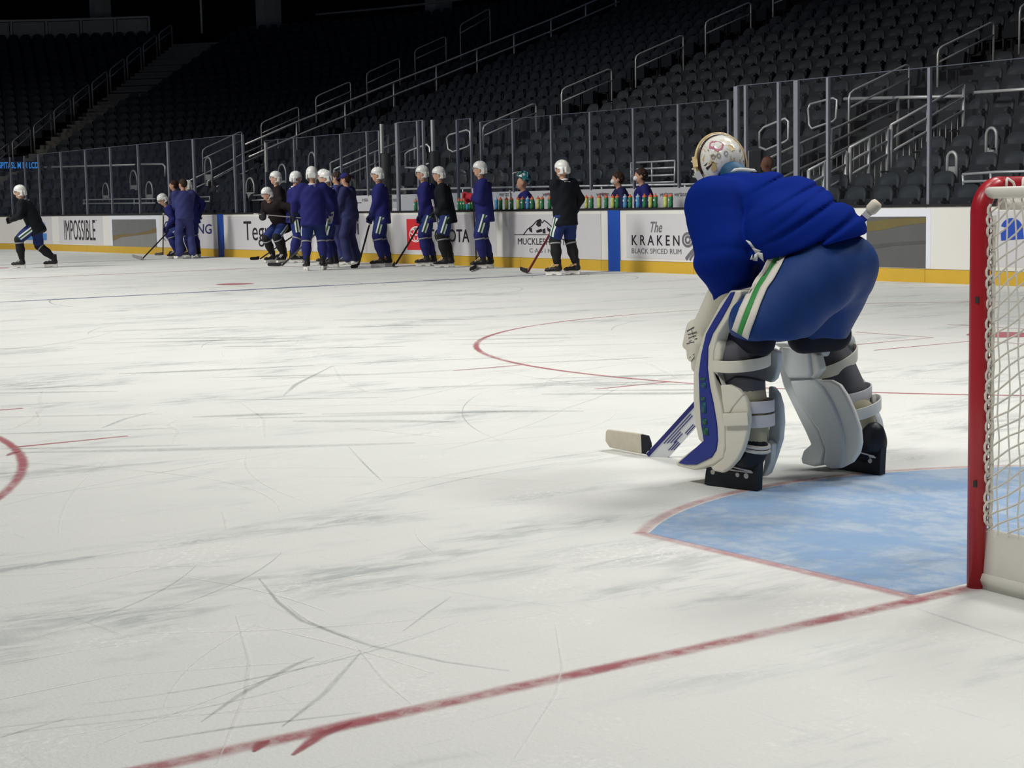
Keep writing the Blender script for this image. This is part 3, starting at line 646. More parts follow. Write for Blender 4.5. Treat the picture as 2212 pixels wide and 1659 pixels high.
# long double rail climbing the stand
QL = [(530, 312), (640, 264), (745, 222), (850, 178), (942, 142), (1030, 106), (1110, 74), (1190, 42), (1265, 10), (1330, -18)]
top = yl(42.6, *QL); bot = yl(42.6, *[(u+8, v+27-(i*0.6)) for i, (u, v) in enumerate(QL)])
rail_thing('long double steel rail climbing diagonally up the whole stand', [top, bot], 0.03, posts=[[t_, t_-(0, 0, 1.0)] for t_ in top[1:]])
# loop guards beside the bench glass
for Q, x, lb in (([(1750, 225), (1800, 212), (1808, 216), (1806, 255), (1800, 262), (1754, 278), (1748, 270), (1746, 235)], 17.6, 'rounded closed steel guard loop left of the glass posts at the right'),
                 ([(965, 298), (971, 291), (1008, 281), (1015, 285), (1016, 312), (1010, 317), (978, 328), (968, 322)], 16.5, 'rounded closed steel guard loop above the helmets near the middle'),
                 ([(1641, 318), (1641, 285), (1650, 275), (1696, 256), (1703, 262), (1703, 300), (1696, 306), (1655, 324)], 15.8, 'rounded steel guard loop just right of the goalkeeper mask'),
                 ([(876, 362), (876, 332), (884, 326), (922, 312), (928, 318), (930, 352), (895, 363)], 15.4, 'rounded steel guard loop behind the padded black posts')):
    P = xl(x, *Q); rail_thing(lb, [P+[P[0]]], 0.022)
# hoop rails at the front steps
hoopm = mat('hoop_steel', (0.5, 0.5, 0.47), 0.45, 0.35)
for n_, (u, vt, vb, wd, x, lb) in enumerate([(2057, 334, 415, 20, 15.2, 'steel hoop rail with a plate, lowest one at the right'), (2142, 282, 390, 22, 16.6, 'steel hoop rail with a plate, upper one at the right edge'), (229, 410, 445, 13, 15.6, 'small steel hoop rail behind the far glass, nearest the corner'), (289, 384, 428, 15, 16.4, 'small steel hoop rail behind the far glass, upper of the pair'), (323, 407, 445, 14, 15.6, 'small steel hoop rail left of the coach'), (450, 353, 420, 14, 16.4, 'steel hoop rail right of the coach, upper'), (541, 399, 445, 17, 15.4, 'steel hoop rail right of the blue board stripe'), (610, 368, 430, 16, 16.0, 'steel hoop rail behind the two black jerseys'), (674, 340, 400, 14, 16.8, 'steel hoop rail above the blue group')]):
    a = onx(u-wd/2, vt+wd*0.5, x); b = onx(u+wd/2, vt+wd*0.5, x); z0 = max(0.3, onx(u, vb, x)[2]); c = (a+b)/2; r = np.linalg.norm(a-b)/2
    P = [(x, a[1], z0)]+[(x, c[1]+r*math.cos(q)*(1 if a[1] > b[1] else -1), c[2]+r*1.2*math.sin(q)) for q in np.linspace(0, math.pi, 9)]+[(x, b[1], z0)]
    base = np.array((x, c[1], z0)); t = thing('hoop_rail', lb, 'railing', base, group='hoop rails')
    MB().tube([np.array(p)-base for p in P], 0.028, 8).build('frame', hoopm, t, True)
    MB().box((0, 0, (c[2]-z0)*0.62), (0.012, 2*r, 0.16)).build('plate', hoopm, t)
# stair flanks of the entrances: three bars with balusters
def flank(y, Q, label, drop=(0.0, 0.22, 0.44), bal=True, m=steel):
    P = yl(y, *Q); a, b = P[0], P[-1]; base = np.array((a[0], y, a[2]-1.1)); t = thing('stair_railing', label, 'railing', base, group='stair railings')
    for dz in drop: MB().tube([p-base-(0, 0, dz) for p in P], 0.024, 8).build('rail', m, t, True)
    n_ = max(2, int((b[0]-a[0])/0.14))
    for i in range(n_+1):
        p = a+(b-a)*i/n_; big = i in (0, n_, n_//2)
        if big: MB().tube([p-base, p-base-(0, 0, 1.05)], 0.03, 8).build('post', m, t, True)
        elif bal: MB().tube([p-base-(0, 0, drop[-1]), p-base-(0, 0, 1.0)], 0.011, 6).build('baluster', dim, t, True)
    return t
flank(16.2, [(1747, 368), (1827, 326)], 'three-bar stair railing, lowest section at the right'); flank(16.2, [(1836, 319), (1917, 276)], 'three-bar stair railing, middle section at the right'); flank(16.2, [(1925, 270), (2082, 183)], 'three-bar stair railing, top section at the right')
flank(18.1, [(1655, 345), (1740, 305), (1820, 270), (1895, 233), (1940, 214)], 'long three-bar stair railing behind the sectioned one', m=dim)
flank(33.6, [(722, 366), (822, 323), (895, 294)], 'stair railing behind the blue jerseys in the middle', (0.0, 0.28)); flank(35.6, [(714, 352), (776, 325), (838, 292)], 'second, duller stair railing behind the blue jerseys', (0.0, 0.3), m=dim)
flank(42.9, [(448, 392), (505, 361), (572, 331)], 'stair railing with balusters right of the coach, nearer', (0.0, 0.3)); flank(45.1, [(408, 391), (468, 363), (525, 332), (600, 300)], 'stair railing right of the coach, farther', (0.0, 0.3), bal=False)
rail_thing('level pale bar closing the top of the right stair', [xl(19.0, (1824, 214), (2080, 208))], 0.035); rail_thing('long pale level bar at the right edge above the seats', [xl(18.2, (2106, 200), (2260, 190))], 0.03)
rail_thing('level steel bar behind the far left glass', [xl(16.5, (86, 362), (292, 356)), xl(16.5, (306, 355), (352, 355), (357, 360), (357, 382))], 0.035)
rail_thing('two-bar guard rail beside the goal crossbar', [xl(14.9, (2080, 377), (2150, 372), (2300, 368)), xl(14.9, (2081, 393), (2300, 386))], 0.022, posts=[xl(14.9, (2080, 377), (2082, 412)), xl(14.9, (2140, 373), (2141, 410))])
rail_thing('low two-bar guard rail behind the far left glass', [xl(15.0, (180, 432), (262, 430), (336, 430)), xl(15.0, (180, 440), (336, 439))], 0.022, hoopm, posts=[xl(15.0, (182, 432), (183, 458)), xl(15.0, (290, 430), (291, 458))])
rail_thing('low two-bar guard rail behind the bent black jersey', [xl(14.7, (548, 422), (571, 421), (572, 440)), xl(14.7, (545, 433), (571, 432))], 0.022, hoopm)
rail_thing('low two-bar guard rail right of the coach', [xl(14.8, (432, 426), (453, 425), (454, 440)), xl(14.8, (432, 436), (454, 435))], 0.022, hoopm)
# corner stair rails
for i in range(11):
    ra, rb = 12.4+i*1.62, 13.75+i*1.62; an = math.radians(41.4)
    a = np.array((CXB+ra*math.cos(an), CYB+ra*math.sin(an), zrow(ra)+1.0)); b = np.array((CXB+rb*math.cos(an), CYB+rb*math.sin(an), zrow(rb)+1.05)); base = a-(0, 0, 1.0)
    t = thing('aisle_handrail', f'dull handrail beside the pale far corner steps, {ordw(i+1)} from the bottom', 'handrail', base, group='corner step handrails')
    MB().tube([(0, 0, 0), (0, 0, 0.94), (a-base)+(b-a)*0.06, b-base-(b-a)*0.06, b-base-(0, 0, 0.08), b-base-(0, 0, 1.0)], 0.03, 6).build('frame', dim, t, True)
    MB().tube([a-base-(0, 0, 0.3), b-base-(0, 0, 0.3)], 0.025, 6).build('lower_rail', dim, t, True)
# glowing letters on the ribbon board at the far left
sg = thing('ribbon_sign', 'small glowing blue letter display behind the far left glass', 'sign', at(40, 366, 60))
led = mat('sign_letters', srgb(70, 150, 230), 0.5, emit=0.55)
p0 = at(-2, 364, 60); p1 = at(83, 364, 60); ax = (p1-p0); wd = np.linalg.norm(ax); ax /= wd; ht = at(0, 350, 60)[2]-at(0, 364, 60)[2]
o = text_on('lettering', 'SPITASL M DI LCD', p0-np.array(sg.location), ax, (0, 0, 1), wd, ht, led, sg, 0.02)
fw = np.array((-ax[1], ax[0], 0)); mid = (p0+p1)/2-np.array(sg.location)
MB().bar(p0-np.array(sg.location)+fw*0.08+(0, 0, ht/2), p1-np.array(sg.location)+fw*0.08+(0, 0, ht/2), ht+0.06, 0.08, up=tuple(fw)).build('housing', mat('sign_housing', (0.01, 0.02, 0.05), 0.5), sg)
# ------------------------------------------------------------------ soft bodies: distance fields turned into meshes
class S:
    def __init__(s, f, lo, hi): s.f = f; s.lo = np.array(lo, float); s.hi = np.array(hi, float)
nrm = lambda v: np.array(v, float)/(np.linalg.norm(v)+1e-12)
def cone(a, b, r1, r2, wide=None, k=1.0):
    """tapered limb from a to b; 'wide' axis stretched by k"""
    a = np.array(a, float); b = np.array(b, float); ba = b-a; L2 = max(ba @ ba, 1e-9); wv = None if wide is None else nrm(wide)
    def f(P):
        q = P-a; t = np.clip(q @ ba/L2, 0, 1); q = q-t[:, None]*ba
        if wv is not None: q = q-(q @ wv)[:, None]*wv*(1-1/k)
        return np.sqrt((q*q).sum(1))-(r1+(r2-r1)*t)
    R = max(r1, r2)*max(k, 1)
    return S(f, np.minimum(a, b)-R, np.maximum(a, b)+R)
def ell(c, r, R=None):
    c = np.array(c, float); r = np.array(r, float); R = None if R is None else np.array(R, float)
    def f(P):
        q = P-c
        if R is not None: q = q @ R
        k = np.sqrt(((q/r)**2).sum(1)); k2 = np.sqrt(((q/(r*r))**2).sum(1))+1e-9
        return k*(k-1)/k2
    m = r.max(); return S(f, c-m, c+m)
def rbox(c, h, R=None, r=0.02):
    c = np.array(c, float); h = np.array(h, float)-r; R = None if R is None else np.array(R, float)
    def f(P):
        q = P-c
        if R is not None: q = q @ R
        d = np.abs(q)-h; return np.sqrt((np.maximum(d, 0)**2).sum(1))+np.minimum(d.max(1), 0)-r
    m = np.linalg.norm(h+r); return S(f, c-m, c+m)
def un(k, *A):
    def f(P):
        d = A[0].f(P)
        for s in A[1:]:
            e = s.f(P); h = np.clip(0.5+0.5*(e-d)/k, 0, 1); d = e*(1-h)+d*h-k*h*(1-h)
        return d
    return S(f, np.min([s.lo for s in A], 0), np.max([s.hi for s in A], 0))
def cut(A, o, n, k=0.005):
    """keep the side the normal n points to"""
    o = np.array(o, float); n = nrm(n)
    def f(P):
        d = A.f(P); e = -((P-o) @ n); h = np.clip(0.5-0.5*(e-d)/k, 0, 1); return e*(1-h)+d*h+k*h*(1-h)
    return S(f, A.lo, A.hi)
def sub(A, B, k=0.006):
    def f(P):
        d = A.f(P); e = -B.f(P); h = np.clip(0.5-0.5*(e-d)/k, 0, 1); return e*(1-h)+d*h+k*h*(1-h)
    return S(f, A.lo, A.hi)
def inter(A, B): return S(lambda P: np.maximum(A.f(P), B.f(P)), np.maximum(A.lo, B.lo), np.minimum(A.hi, B.hi))
def disp(A, g, pad=0.03): return S(lambda P: A.f(P)-g(P), A.lo-pad, A.hi+pad)
def surf(A, h):
    lo = A.lo-2.2*h; n = np.ceil((A.hi+2.2*h-lo)/h).astype(int)+1
    ax = [lo[i]+h*np.arange(n[i]) for i in range(3)]
    G = np.stack(np.meshgrid(*ax, indexing='ij'), -1).reshape(-1, 3)
    F = np.concatenate([A.f(G[i:i+400000]) for i in range(0, len(G), 400000)]).reshape(n); I = F < 0
    nc = n-1; N = int(np.prod(nc)); acc = np.zeros((N, 3)); cnt = np.zeros(N); quads = []
    st = np.array((nc[1]*nc[2], nc[2], 1))
    for axis in range(3):
        sl0 = [slice(None)]*3; sl1 = [slice(None)]*3; sl0[axis] = slice(0, -1); sl1[axis] = slice(1, None)
        I0, I1 = I[tuple(sl0)], I[tuple(sl1)]; X = np.argwhere(I0 != I1)
        if not len(X): continue
        f0 = F[tuple(sl0)][I0 != I1]; f1 = F[tuple(sl1)][I0 != I1]; pos = X.astype(float); pos[:, axis] += f0/(f0-f1)
        b1, b2 = [(1, 2), (2, 0), (0, 1)][axis]; ids = []
        for o1, o2 in ((0, 0), (1, 0), (1, 1), (0, 1)):
            c = X.copy(); c[:, b1] -= o1; c[:, b2] -= o2; ok = ((c >= 0) & (c < nc)).all(1); fl = c @ st; ids.append(np.where(ok, fl, -1))
            np.add.at(acc, fl[ok], pos[ok]); np.add.at(cnt, fl[ok], 1)
        q = np.stack(ids, 1); flip = I0[I0 != I1]; q[~flip] = q[~flip][:, ::-1]; quads.append(q[(q >= 0).all(1)])
    q = np.concatenate(quads)[:, ::-1] if False else np.concatenate(quads); used = np.unique(q); mp = np.full(N, -1); mp[used] = np.arange(len(used))
    V = lo+h*(acc[used]/cnt[used][:, None]); return V, mp[q]
def mesh_np(name, V, Q, material=None, smooth=True):
    me = bpy.data.meshes.new(name); me.vertices.add(len(V)); me.vertices.foreach_set('co', np.ascontiguousarray(V, dtype=np.float32).ravel())
    me.loops.add(len(Q)*4); me.loops.foreach_set('vertex_index', np.ascontiguousarray(Q, dtype=np.int32).ravel())
    me.polygons.add(len(Q)); me.polygons.foreach_set('loop_start', np.arange(0, len(Q)*4, 4, dtype=np.int32))
    if smooth: me.polygons.foreach_set('use_smooth', np.ones(len(Q), dtype=bool))
    me.update(calc_edges=True); me.validate()
    if material: me.materials.append(material)
    return me
def soft(name, A, h, material, parent=None, off=(0, 0, 0)):
    V, Q = surf(A, h); return obj(name, mesh_np(name, V-np.array(off), Q, material), parent)
def two_bone(a, c, l1, l2, hint):
    a = np.array(a, float); c = np.array(c, float); d = c-a; L = np.linalg.norm(d)
    if L > (l1+l2)*0.995: c = a+d/L*(l1+l2)*0.995; d = c-a; L = np.linalg.norm(d)
    e = d/L; x = (l1*l1-l2*l2+L*L)/(2*L); h = math.sqrt(max(l1*l1-x*x, 0)); hv = np.array(hint, float); hv = nrm(hv-(hv @ e)*e)
    return a+e*x+hv*h, c
# ------------------------------------------------------------------ people
skin = mat('skin', srgb(206, 158, 132), 0.55, var=0.06, scale=20); skin_d = mat('skin_dark', srgb(128, 82, 62), 0.5, var=0.08, scale=20)
royalj = mat('jersey_royal', srgb(40, 42, 106), 0.75, var=0.10, scale=5, spec=0.15); blackj = mat('jersey_black', srgb(26, 28, 34), 0.8, var=0.15, scale=5, spec=0.15)
blackj2 = mat('jersey_black_warm', srgb(36, 28, 30), 0.8, var=0.15, scale=5, spec=0.15)
pantb = mat('pants_blue', srgb(36, 52, 108), 0.7, var=0.12, scale=6, spec=0.2); sockk = mat('sock_black', srgb(30, 30, 33), 0.85, var=0.15); sockb = mat('sock_blue', srgb(36, 40, 104), 0.85, var=0.12)
track = mat('tracksuit', srgb(62, 66, 118), 0.75, var=0.10, scale=4, spec=0.15); trackd = mat('tracksuit_dark', srgb(48, 52, 92), 0.75, var=0.12, scale=4, spec=0.15)
navyj = mat('jacket_navy', srgb(34, 34, 78), 0.75, var=0.1, scale=5); hairm = mat('hair_dark', srgb(56, 38, 30), 0.7, var=0.3, scale=40)
helm = mat('helmet_white', srgb(232, 232, 228), 0.3, var=0.02, spec=0.5); whitem = mat('cloth_white', srgb(228, 228, 228), 0.7, var=0.03); greens = mat('stripe_green', srgb(36, 92, 52), 0.7)
bootm = mat('skate_boot', srgb(34, 33, 36), 0.5, var=0.2); holdm = mat('skate_holder', srgb(236, 232, 226), 0.4); bladem = mat('skate_steel', (0.6, 0.6, 0.6), 0.25, 0.9); lacem = mat('lace_white', srgb(214, 210, 204), 0.7)
glovem = mat('glove_navy', srgb(30, 34, 84), 0.7, var=0.12); glovek = mat('glove_dark', srgb(34, 33, 40), 0.7, var=0.15); gloveg = mat('glove_grey', srgb(150, 150, 152), 0.7); glover = mat('glove_red', srgb(176, 38, 52), 0.7)
shaftk = mat('stick_black', srgb(36, 32, 34), 0.4, var=0.2); shaftg = mat('stick_grey', srgb(140, 136, 136), 0.4, var=0.1); shaftr = mat('stick_red', srgb(112, 34, 36), 0.4, var=0.2); tapew = mat('stick_tape', srgb(206, 204, 198), 0.8); bladek = mat('blade_tape_black', srgb(30, 29, 31), 0.8); bladeg = mat('blade_tape_grey', srgb(150, 146, 144), 0.8)
visorm = glass_mat('visor', (0.88, 0.9, 0.93), 0.05, (0.8, 0.8, 0.8), 0.8)
def shared():
    D = {}
    b = un(0.03, cone((-0.07, 0, 0.115), (0.13, 0, 0.095), 0.048, 0.036, (0, 1, 0), 0.95), cone((-0.055, 0, 0.13), (-0.05, 0, 0.27), 0.052, 0.054), cone((0.12, 0, 0.095), (0.155, 0, 0.09), 0.038, 0.034))
    V, Q = surf(cut(cut(b, (0, 0, 0.075), (0, 0, 1)), (0, 0, 0.285), (0, 0, -1)), 0.013); D['boot'] = mesh_np('boot', V, Q, bootm)
    hd = MB().prism([(-0.115, 0.088), (-0.11, 0.012), (-0.03, 0.012), (-0.005, 0.036), (0.04, 0.036), (0.07, 0.012), (0.16, 0.014), (0.17, 0.085)], (0, -0.020, 0), (1, 0, 0), (0, 0, 1), (0, 1, 0), 0.040)
    D['holder'] = mesh('holder', hd.V, hd.F, holdm); fixnormals(D['holder'])
    bl = MB().prism([(-0.125, 0.008), (-0.10, 0.0), (0.14, 0.0), (0.172, 0.014), (0.165, 0.034), (-0.115, 0.034)], (0, -0.002, 0), (1, 0, 0), (0, 0, 1), (0, 1, 0), 0.004)
    D['blade'] = mesh('blade', bl.V, bl.F, bladem); fixnormals(D['blade'])
    lc = MB()
    for i in range(5): lc.tube([(0.005+0.022*i, -0.035, 0.19-0.016*i), (0.02+0.022*i, 0, 0.205-0.017*i), (0.005+0.022*i, 0.035, 0.19-0.016*i)], 0.006, 5)
    D['laces'] = mesh('laces', lc.V, lc.F, lacem)
    sh = ell((0.0, 0, 0.045), (0.132, 0.108, 0.118)); sh = cut(sh, (0.05, 0, 0.02), (-0.18, 0, 1), 0.012)
    fl = [rbox((-0.03, s*0.098, -0.03), (0.055, 0.016, 0.055), None, 0.015) for s in (-1, 1)]+[rbox((-0.105, 0, -0.02), (0.025, 0.075, 0.05), None, 0.02)]
    sh = un(0.02, sh, *fl)
    for s in (-1, 1): sh = sub(sh, ell((0.005, s*0.105, -0.03), (0.03, 0.05, 0.032)))
    sh = sub(sh, ell((0.012, 0, 0.005), (0.102, 0.085, 0.115)))
    for x in (-0.06, 0.0, 0.06):
        for s in (-1, 1): sh = sub(sh, ell((x, s*0.055, 0.155), (0.016, 0.010, 0.05)), 0.003)
    V, Q = surf(sh, 0.009); D['helmet'] = mesh_np('helmet', V, Q, helm)
    vz = MB(); vv = []
    for j in (0, 1):
        for i in range(9):
            q = math.radians(-68+17*i); vv.append((0.02+(0.128-0.012*j)*math.cos(q), (0.112-0.008*j)*math.sin(q), 0.035-0.07*j))
    D['visor'] = mesh('visor', vv, [(i, i+1, i+10, i+9) for i in range(8)], visorm, True)
    cs = MB().tube([(-0.005, -0.097, -0.07), (0.03, -0.07, -0.115), (0.045, 0, -0.128), (0.03, 0.07, -0.115), (-0.005, 0.097, -0.07)], 0.006, 6); D['strap'] = mesh('chin_strap', cs.V, cs.F, helm)
    hr = cut(ell((-0.012, 0, 0.03), (0.112, 0.092, 0.118)), (0.045, 0, 0.02), (-0.75, 0, 0.62), 0.01)
    V, Q = surf(disp(hr, lambda P: 0.004*np.sin(P[:, 0]*90)*np.sin(P[:, 1]*110+P[:, 2]*60), 0.01), 0.009); D['hair'] = mesh_np('hair', V, Q, hairm)
    fing = [cone((0.03, 0.0, z), (0.075, 0.012, z), 0.017, 0.016) for z in (-0.045, -0.016, 0.014, 0.042)]+[cone((0.075, 0.012, z), (0.082, 0.045, z), 0.016, 0.014) for z in (-0.045, -0.016, 0.014, 0.042)]+[cone((0.082, 0.045, z), (0.05, 0.06, z), 0.014, 0.012) for z in (-0.045, -0.016, 0.014, 0.042)]
    g = un(0.006, un(0.02, cone((-0.13, 0, 0), (-0.06, 0, 0), 0.068, 0.052), rbox((-0.005, 0, 0), (0.055, 0.028, 0.055), None, 0.02)), *fing, cone((-0.02, 0.02, 0.05), (0.03, 0.045, 0.062), 0.02, 0.016), cone((0.03, 0.045, 0.062), (0.06, 0.055, 0.04), 0.016, 0.013))
    V, Q = surf(g, 0.009); D['glove'] = (V, Q)
    return D
SH = shared(); GLV = {}
def glove_mesh(m):
    if m.name not in GLV: GLV[m.name] = mesh_np('glove', *SH['glove'], m)
    return GLV[m.name]
def frame(x, z):
    x = nrm(x); z = np.array(z, float); y = nrm(np.cross(z, x)); z = np.cross(x, y); return np.stack([x, y, z], 1)
def place(o, R, p): o.matrix_local = Matrix([[float(R[i][0]), float(R[i][1]), float(R[i][2]), float(p[i])] for i in range(3)]+[[0, 0, 0, 1]]); return o
def side_stripe(pants_V, pants_Q, hip, knee, side, widths, parent):
    """white-green-white tape down the outside of a thigh, laid on the cloth"""
    bvh = BVHTree.FromPolygons([tuple(v) for v in pants_V], [tuple(q) for q in pants_Q]); ax = nrm(knee-hip); out = np.array((0, side, 0.0)); out = nrm(out-(out @ ax)*ax); tr = np.cross(ax, out)
    for o0, o1, m, nm in widths:
        V = []; F = []
        n_ = 8
        for i in range(n_+1):
            c = hip+(knee-hip)*(0.02+0.86*i/n_)
            for o in (o0, o1):
                org = c+out*0.5+tr*o; h = bvh.ray_cast(Vector(org), Vector(-out)); p = np.array(h[0]) if h[0] is not None else org-out*0.36; V.append(p+out*0.006)
        F = [(2*i, 2*i+1, 2*i+3, 2*i+2) for i in range(n_)]; me = mesh(nm, V, F, m); bm = bmesh.new(); bm.from_mesh(me); bmesh.ops.solidify(bm, geom=bm.faces[:], thickness=0.004); bm.to_mesh(me); bm.free(); obj(nm, me, parent)
def person(label, base, heading, scale=1.0, lean=4, hipz=1.058, feet=((0.03, 0.13), (-0.05, -0.13)), toes=(8, -8), hands=(None, None), head=(0, 0), top=royalj, bottoms='hockey', sock=sockb, helmet=True, visor=True,
           gloves=(glovem, glovem), skates=True, sk=skin, hat=None, collar=True, seated=False, twist=0, mask=False, elbow_hint=None, h=0.021, legs=True, tape=True, stripe=True, bulk=1.07):
    """figure facing local +x; hands and feet given in its own frame"""
    root = thing('person', label, 'person', base, math.radians(heading)); root.scale = (scale,)*3
    lr = math.radians(lean); t = np.array((math.sin(lr), 0, math.cos(lr))); fw = np.array((math.cos(lr), 0, -math.sin(lr)))
    hip = np.array((-0.55*math.sin(lr)*0.45, 0, hipz)); ct, st_ = math.cos(math.radians(twist)), math.sin(math.radians(twist)); sd = np.array((-st_*1.0, ct, 0)); 
    chest = hip+t*0.36; neck = hip+t*0.55; shl = [hip+t*0.50+sd*0.195, hip+t*0.50-sd*0.195]
    hy, hp = math.radians(head[0]), math.radians(head[1]); hx = np.array((math.cos(hy)*math.cos(hp), math.sin(hy)*math.cos(hp), math.sin(hp))); HR = frame(hx, (0, 0, 1)); hc = neck+nrm(t+np.array((0.05, 0, 0.8)))*0.17+np.array((0.02, 0, 0))
    hw = lambda p: hc+HR @ np.array(p, float)
    hipj = [hip+np.array((0, 0.09, -0.02)), hip+np.array((0, -0.09, -0.02))]; ank = [np.array((f[0]-0.05, f[1], 0.19 if skates else 0.09)) for f in feet]
    if seated: knees = [np.array((0.42, s*0.14, 0.46)) for s in (1, -1)]; ank = [np.array((0.42, s*0.13, 0.12)) for s in (1, -1)]
    else:
        knees = []
        for j in range(2):
            k_, a_ = two_bone(hipj[j], ank[j], 0.44, 0.43, (1, (0.15, -0.15)[j], 0)); knees.append(k_); ank[j] = a_ if np.linalg.norm(a_-ank[j]) < 0.02 else ank[j]
    el = []; wr = []
    for j in range(2):
        s = (1, -1)[j]; tg = hands[j] if hands[j] is not None else shl[j]+np.array((0.10, s*0.10, -0.52))
        e_, w_ = two_bone(shl[j], tg, 0.30, 0.29, elbow_hint or (-0.6, s*0.8, -0.4)); el.append(e_); wr.append(w_)
    # body: one continuous skin
    hd = un(0.03, ell(hw((0, 0, 0.03)), (0.098, 0.078, 0.112), HR), ell(hw((0.03, 0, -0.055)), (0.06, 0.055, 0.06), HR), cone(hw((0.094, 0, 0.02)), hw((0.112, 0, -0.018)), 0.010, 0.014), cone(hw((0.07, -0.02, -0.062)), hw((0.07, 0.02, -0.062)), 0.012, 0.012), ell(hw((0, 0.08, 0.0)), (0.022, 0.012, 0.032), HR), ell(hw((0, -0.08, 0.0)), (0.022, 0.012, 0.032), HR))
    for s in (1, -1): hd = sub(hd, ell(hw((0.098, s*0.034, 0.025)), (0.014, 0.018, 0.011), HR), 0.006)
    parts = [hd, cone(neck-t*0.04, hc-np.array((0, 0, 0.05)), 0.056, 0.052), cone(hip, chest, 0.125, 0.13, sd, 1.2), cone(shl[0], shl[1], 0.06, 0.06)]
    for j in range(2):
        parts += [cone(shl[j], el[j], 0.05, 0.042), cone(el[j], wr[j], 0.042, 0.03)]
        d = nrm(wr[j]-el[j])
        if gloves[j] is None:
            parts.append(cone(wr[j], wr[j]+d*0.08, 0.034, 0.036)); xx = nrm(np.cross(d, (0, 0, 1)) if abs(d[2]) < 0.9 else np.cross(d, (1, 0, 0)))
            for q in (-0.027, -0.009, 0.009, 0.027): parts.append(cone(wr[j]+d*0.09+xx*q, wr[j]+d*(0.16-abs(q)*0.8)+xx*q*1.1, 0.011, 0.009))
            parts.append(cone(wr[j]+d*0.04+xx*0.035, wr[j]+d*0.10+xx*0.055, 0.012, 0.010))
        if legs: parts += [cone(hipj[j], knees[j], 0.075, 0.055), cone(knees[j], ank[j], 0.052, 0.04)]
    soft('body', un(0.02, *parts), 0.0175, sk, root)
    # upper garment
    fold = lambda P: 0.007*np.sin(P[:, 2]*26+P[:, 0]*14+2*np.sin(P[:, 1]*9))*np.sin(P[:, 1]*17+P[:, 0]*8+1.3)
    hem = hip-t*(0.215 if bottoms == 'hockey' else 0.12)
    if seated: hem = hip-t*0.02
    tor = cut(un(0.05, cone(hem-t*0.12, chest, 0.165*bulk, 0.155*bulk, sd, 1.28), cone(shl[0]-t*0.02, shl[1]-t*0.02, 0.085, 0.085), ell(chest+t*0.06, (0.15, 0.2, 0.14))), hem, t, 0.012)
    sl = [un(0.03, cone(shl[j], el[j], 0.085*bulk, 0.075*bulk), cone(el[j], wr[j]-nrm(wr[j]-el[j])*0.05, 0.075*bulk, 0.058*bulk)) for j in range(2)]
    soft('jersey' if bottoms == 'hockey' else 'jacket', disp(un(0.04, tor, *sl), fold), h, top, root)
    if collar:
        q0 = neck-t*0.015; mbc = MB(); mbc.tube([q0+sd*0.075*math.cos(a)+fw*0.07*math.sin(a)-t*0.02*math.sin(a) for a in np.linspace(0, 2*math.pi, 17)[:-1]], 0.016, 6, closed=True, flat=1.6); mbc.build('collar', whitem if bottoms == 'hockey' else top, root, True)
        if bottoms == 'hockey': MB().box(neck-t*0.055-fw*0.105, (0.02, 0.12, 0.06), frame(fw, t)).build('back_tag', whitem, root)
    # lower garments
    if legs:
        if bottoms == 'hockey':
            pp = [cone(hip+t*0.03, hip-np.array((0, 0, 0.06)), 0.15, 0.155, sd, 1.2)]+[cone(hipj[j]-np.array((0, 0, 0.02)), hipj[j]+(knees[j]-hipj[j])*0.86, 0.125, 0.108) for j in range(2)]
            pa = un(0.04, *pp)
            for j in range(2): pass
            V, Q = surf(disp(pa, lambda P: 0.004*np.sin(P[:, 2]*30+P[:, 1]*20)), h); po = obj('pants', mesh_np('pants', V, Q, pantb), root)
            if stripe:
                for j in range(2): side_stripe(V, Q, hipj[j]+np.array((0, 0, -0.06)), knees[j], (1, -1)[j], ((-0.05, -0.02, whitem, 'stripe'), (-0.02, 0.012, greens, 'stripe'), (0.012, 0.042, whitem, 'stripe')), po)
            for j in range(2):
                k0 = knees[j]; a0_ = ank[j]; so = soft('sock', un(0.03, cone(k0+(hipj[j]-k0)*0.16, k0, 0.092, 0.092), cone(k0, k0+(a0_-k0)*0.5, 0.09, 0.09), cone(k0+(a0_-k0)*0.5, a0_+(k0-a0_)*0.12, 0.09, 0.064)), h, sock, root)
                if tape:
                    c = k0+(a0_-k0)*0.16; d = nrm(a0_-k0); xx = nrm(np.cross(d, (0, 1, 0))); yy = np.cross(d, xx)
                    MB().tube([c+0.092*(xx*math.cos(q)+yy*math.sin(q)) for q in np.linspace(0, 2*math.pi, 15)[:-1]], 0.010, 6, closed=True, flat=1.5).build('sock_tape', gloveg, so, True)
        else:
            pp = [cone(hip+t*0.03, hip-np.array((0, 0, 0.06)), 0.13, 0.135, sd, 1.2)]
            for j in range(2): pp += [cone(hipj[j], knees[j], 0.115, 0.10), cone(knees[j], ank[j]-np.array((0, 0, 0.04)), 0.098, 0.10)]
            soft('trousers', disp(un(0.04, *pp), lambda P: 0.005*np.sin(P[:, 2]*24+P[:, 1]*22)), h, top, root)
        if skates and not seated:
            for j in range(2):
                e_ = bpy.data.objects.new('skate', None); COL.objects.link(e_); e_.parent = root; q = math.radians(toes[j]); place(e_, np.array([[math.cos(q), -math.sin(q), 0], [math.sin(q), math.cos(q), 0], [0, 0, 1]]), np.array((feet[j][0], feet[j][1], 0)))
                for nm, me in (('boot', SH['boot']), ('holder', SH['holder']), ('blade', SH['blade']), ('laces', SH['laces'])): obj(nm, me, e_)
    for j in range(2):
        if gloves[j] is not None:
            d = nrm(wr[j]-el[j]); place(obj('glove', glove_mesh(gloves[j]), root), frame(d, (0.2, 0, 1) if abs(d[2]) < 0.9 else (1, 0, 0.1)), wr[j]+d*0.05)
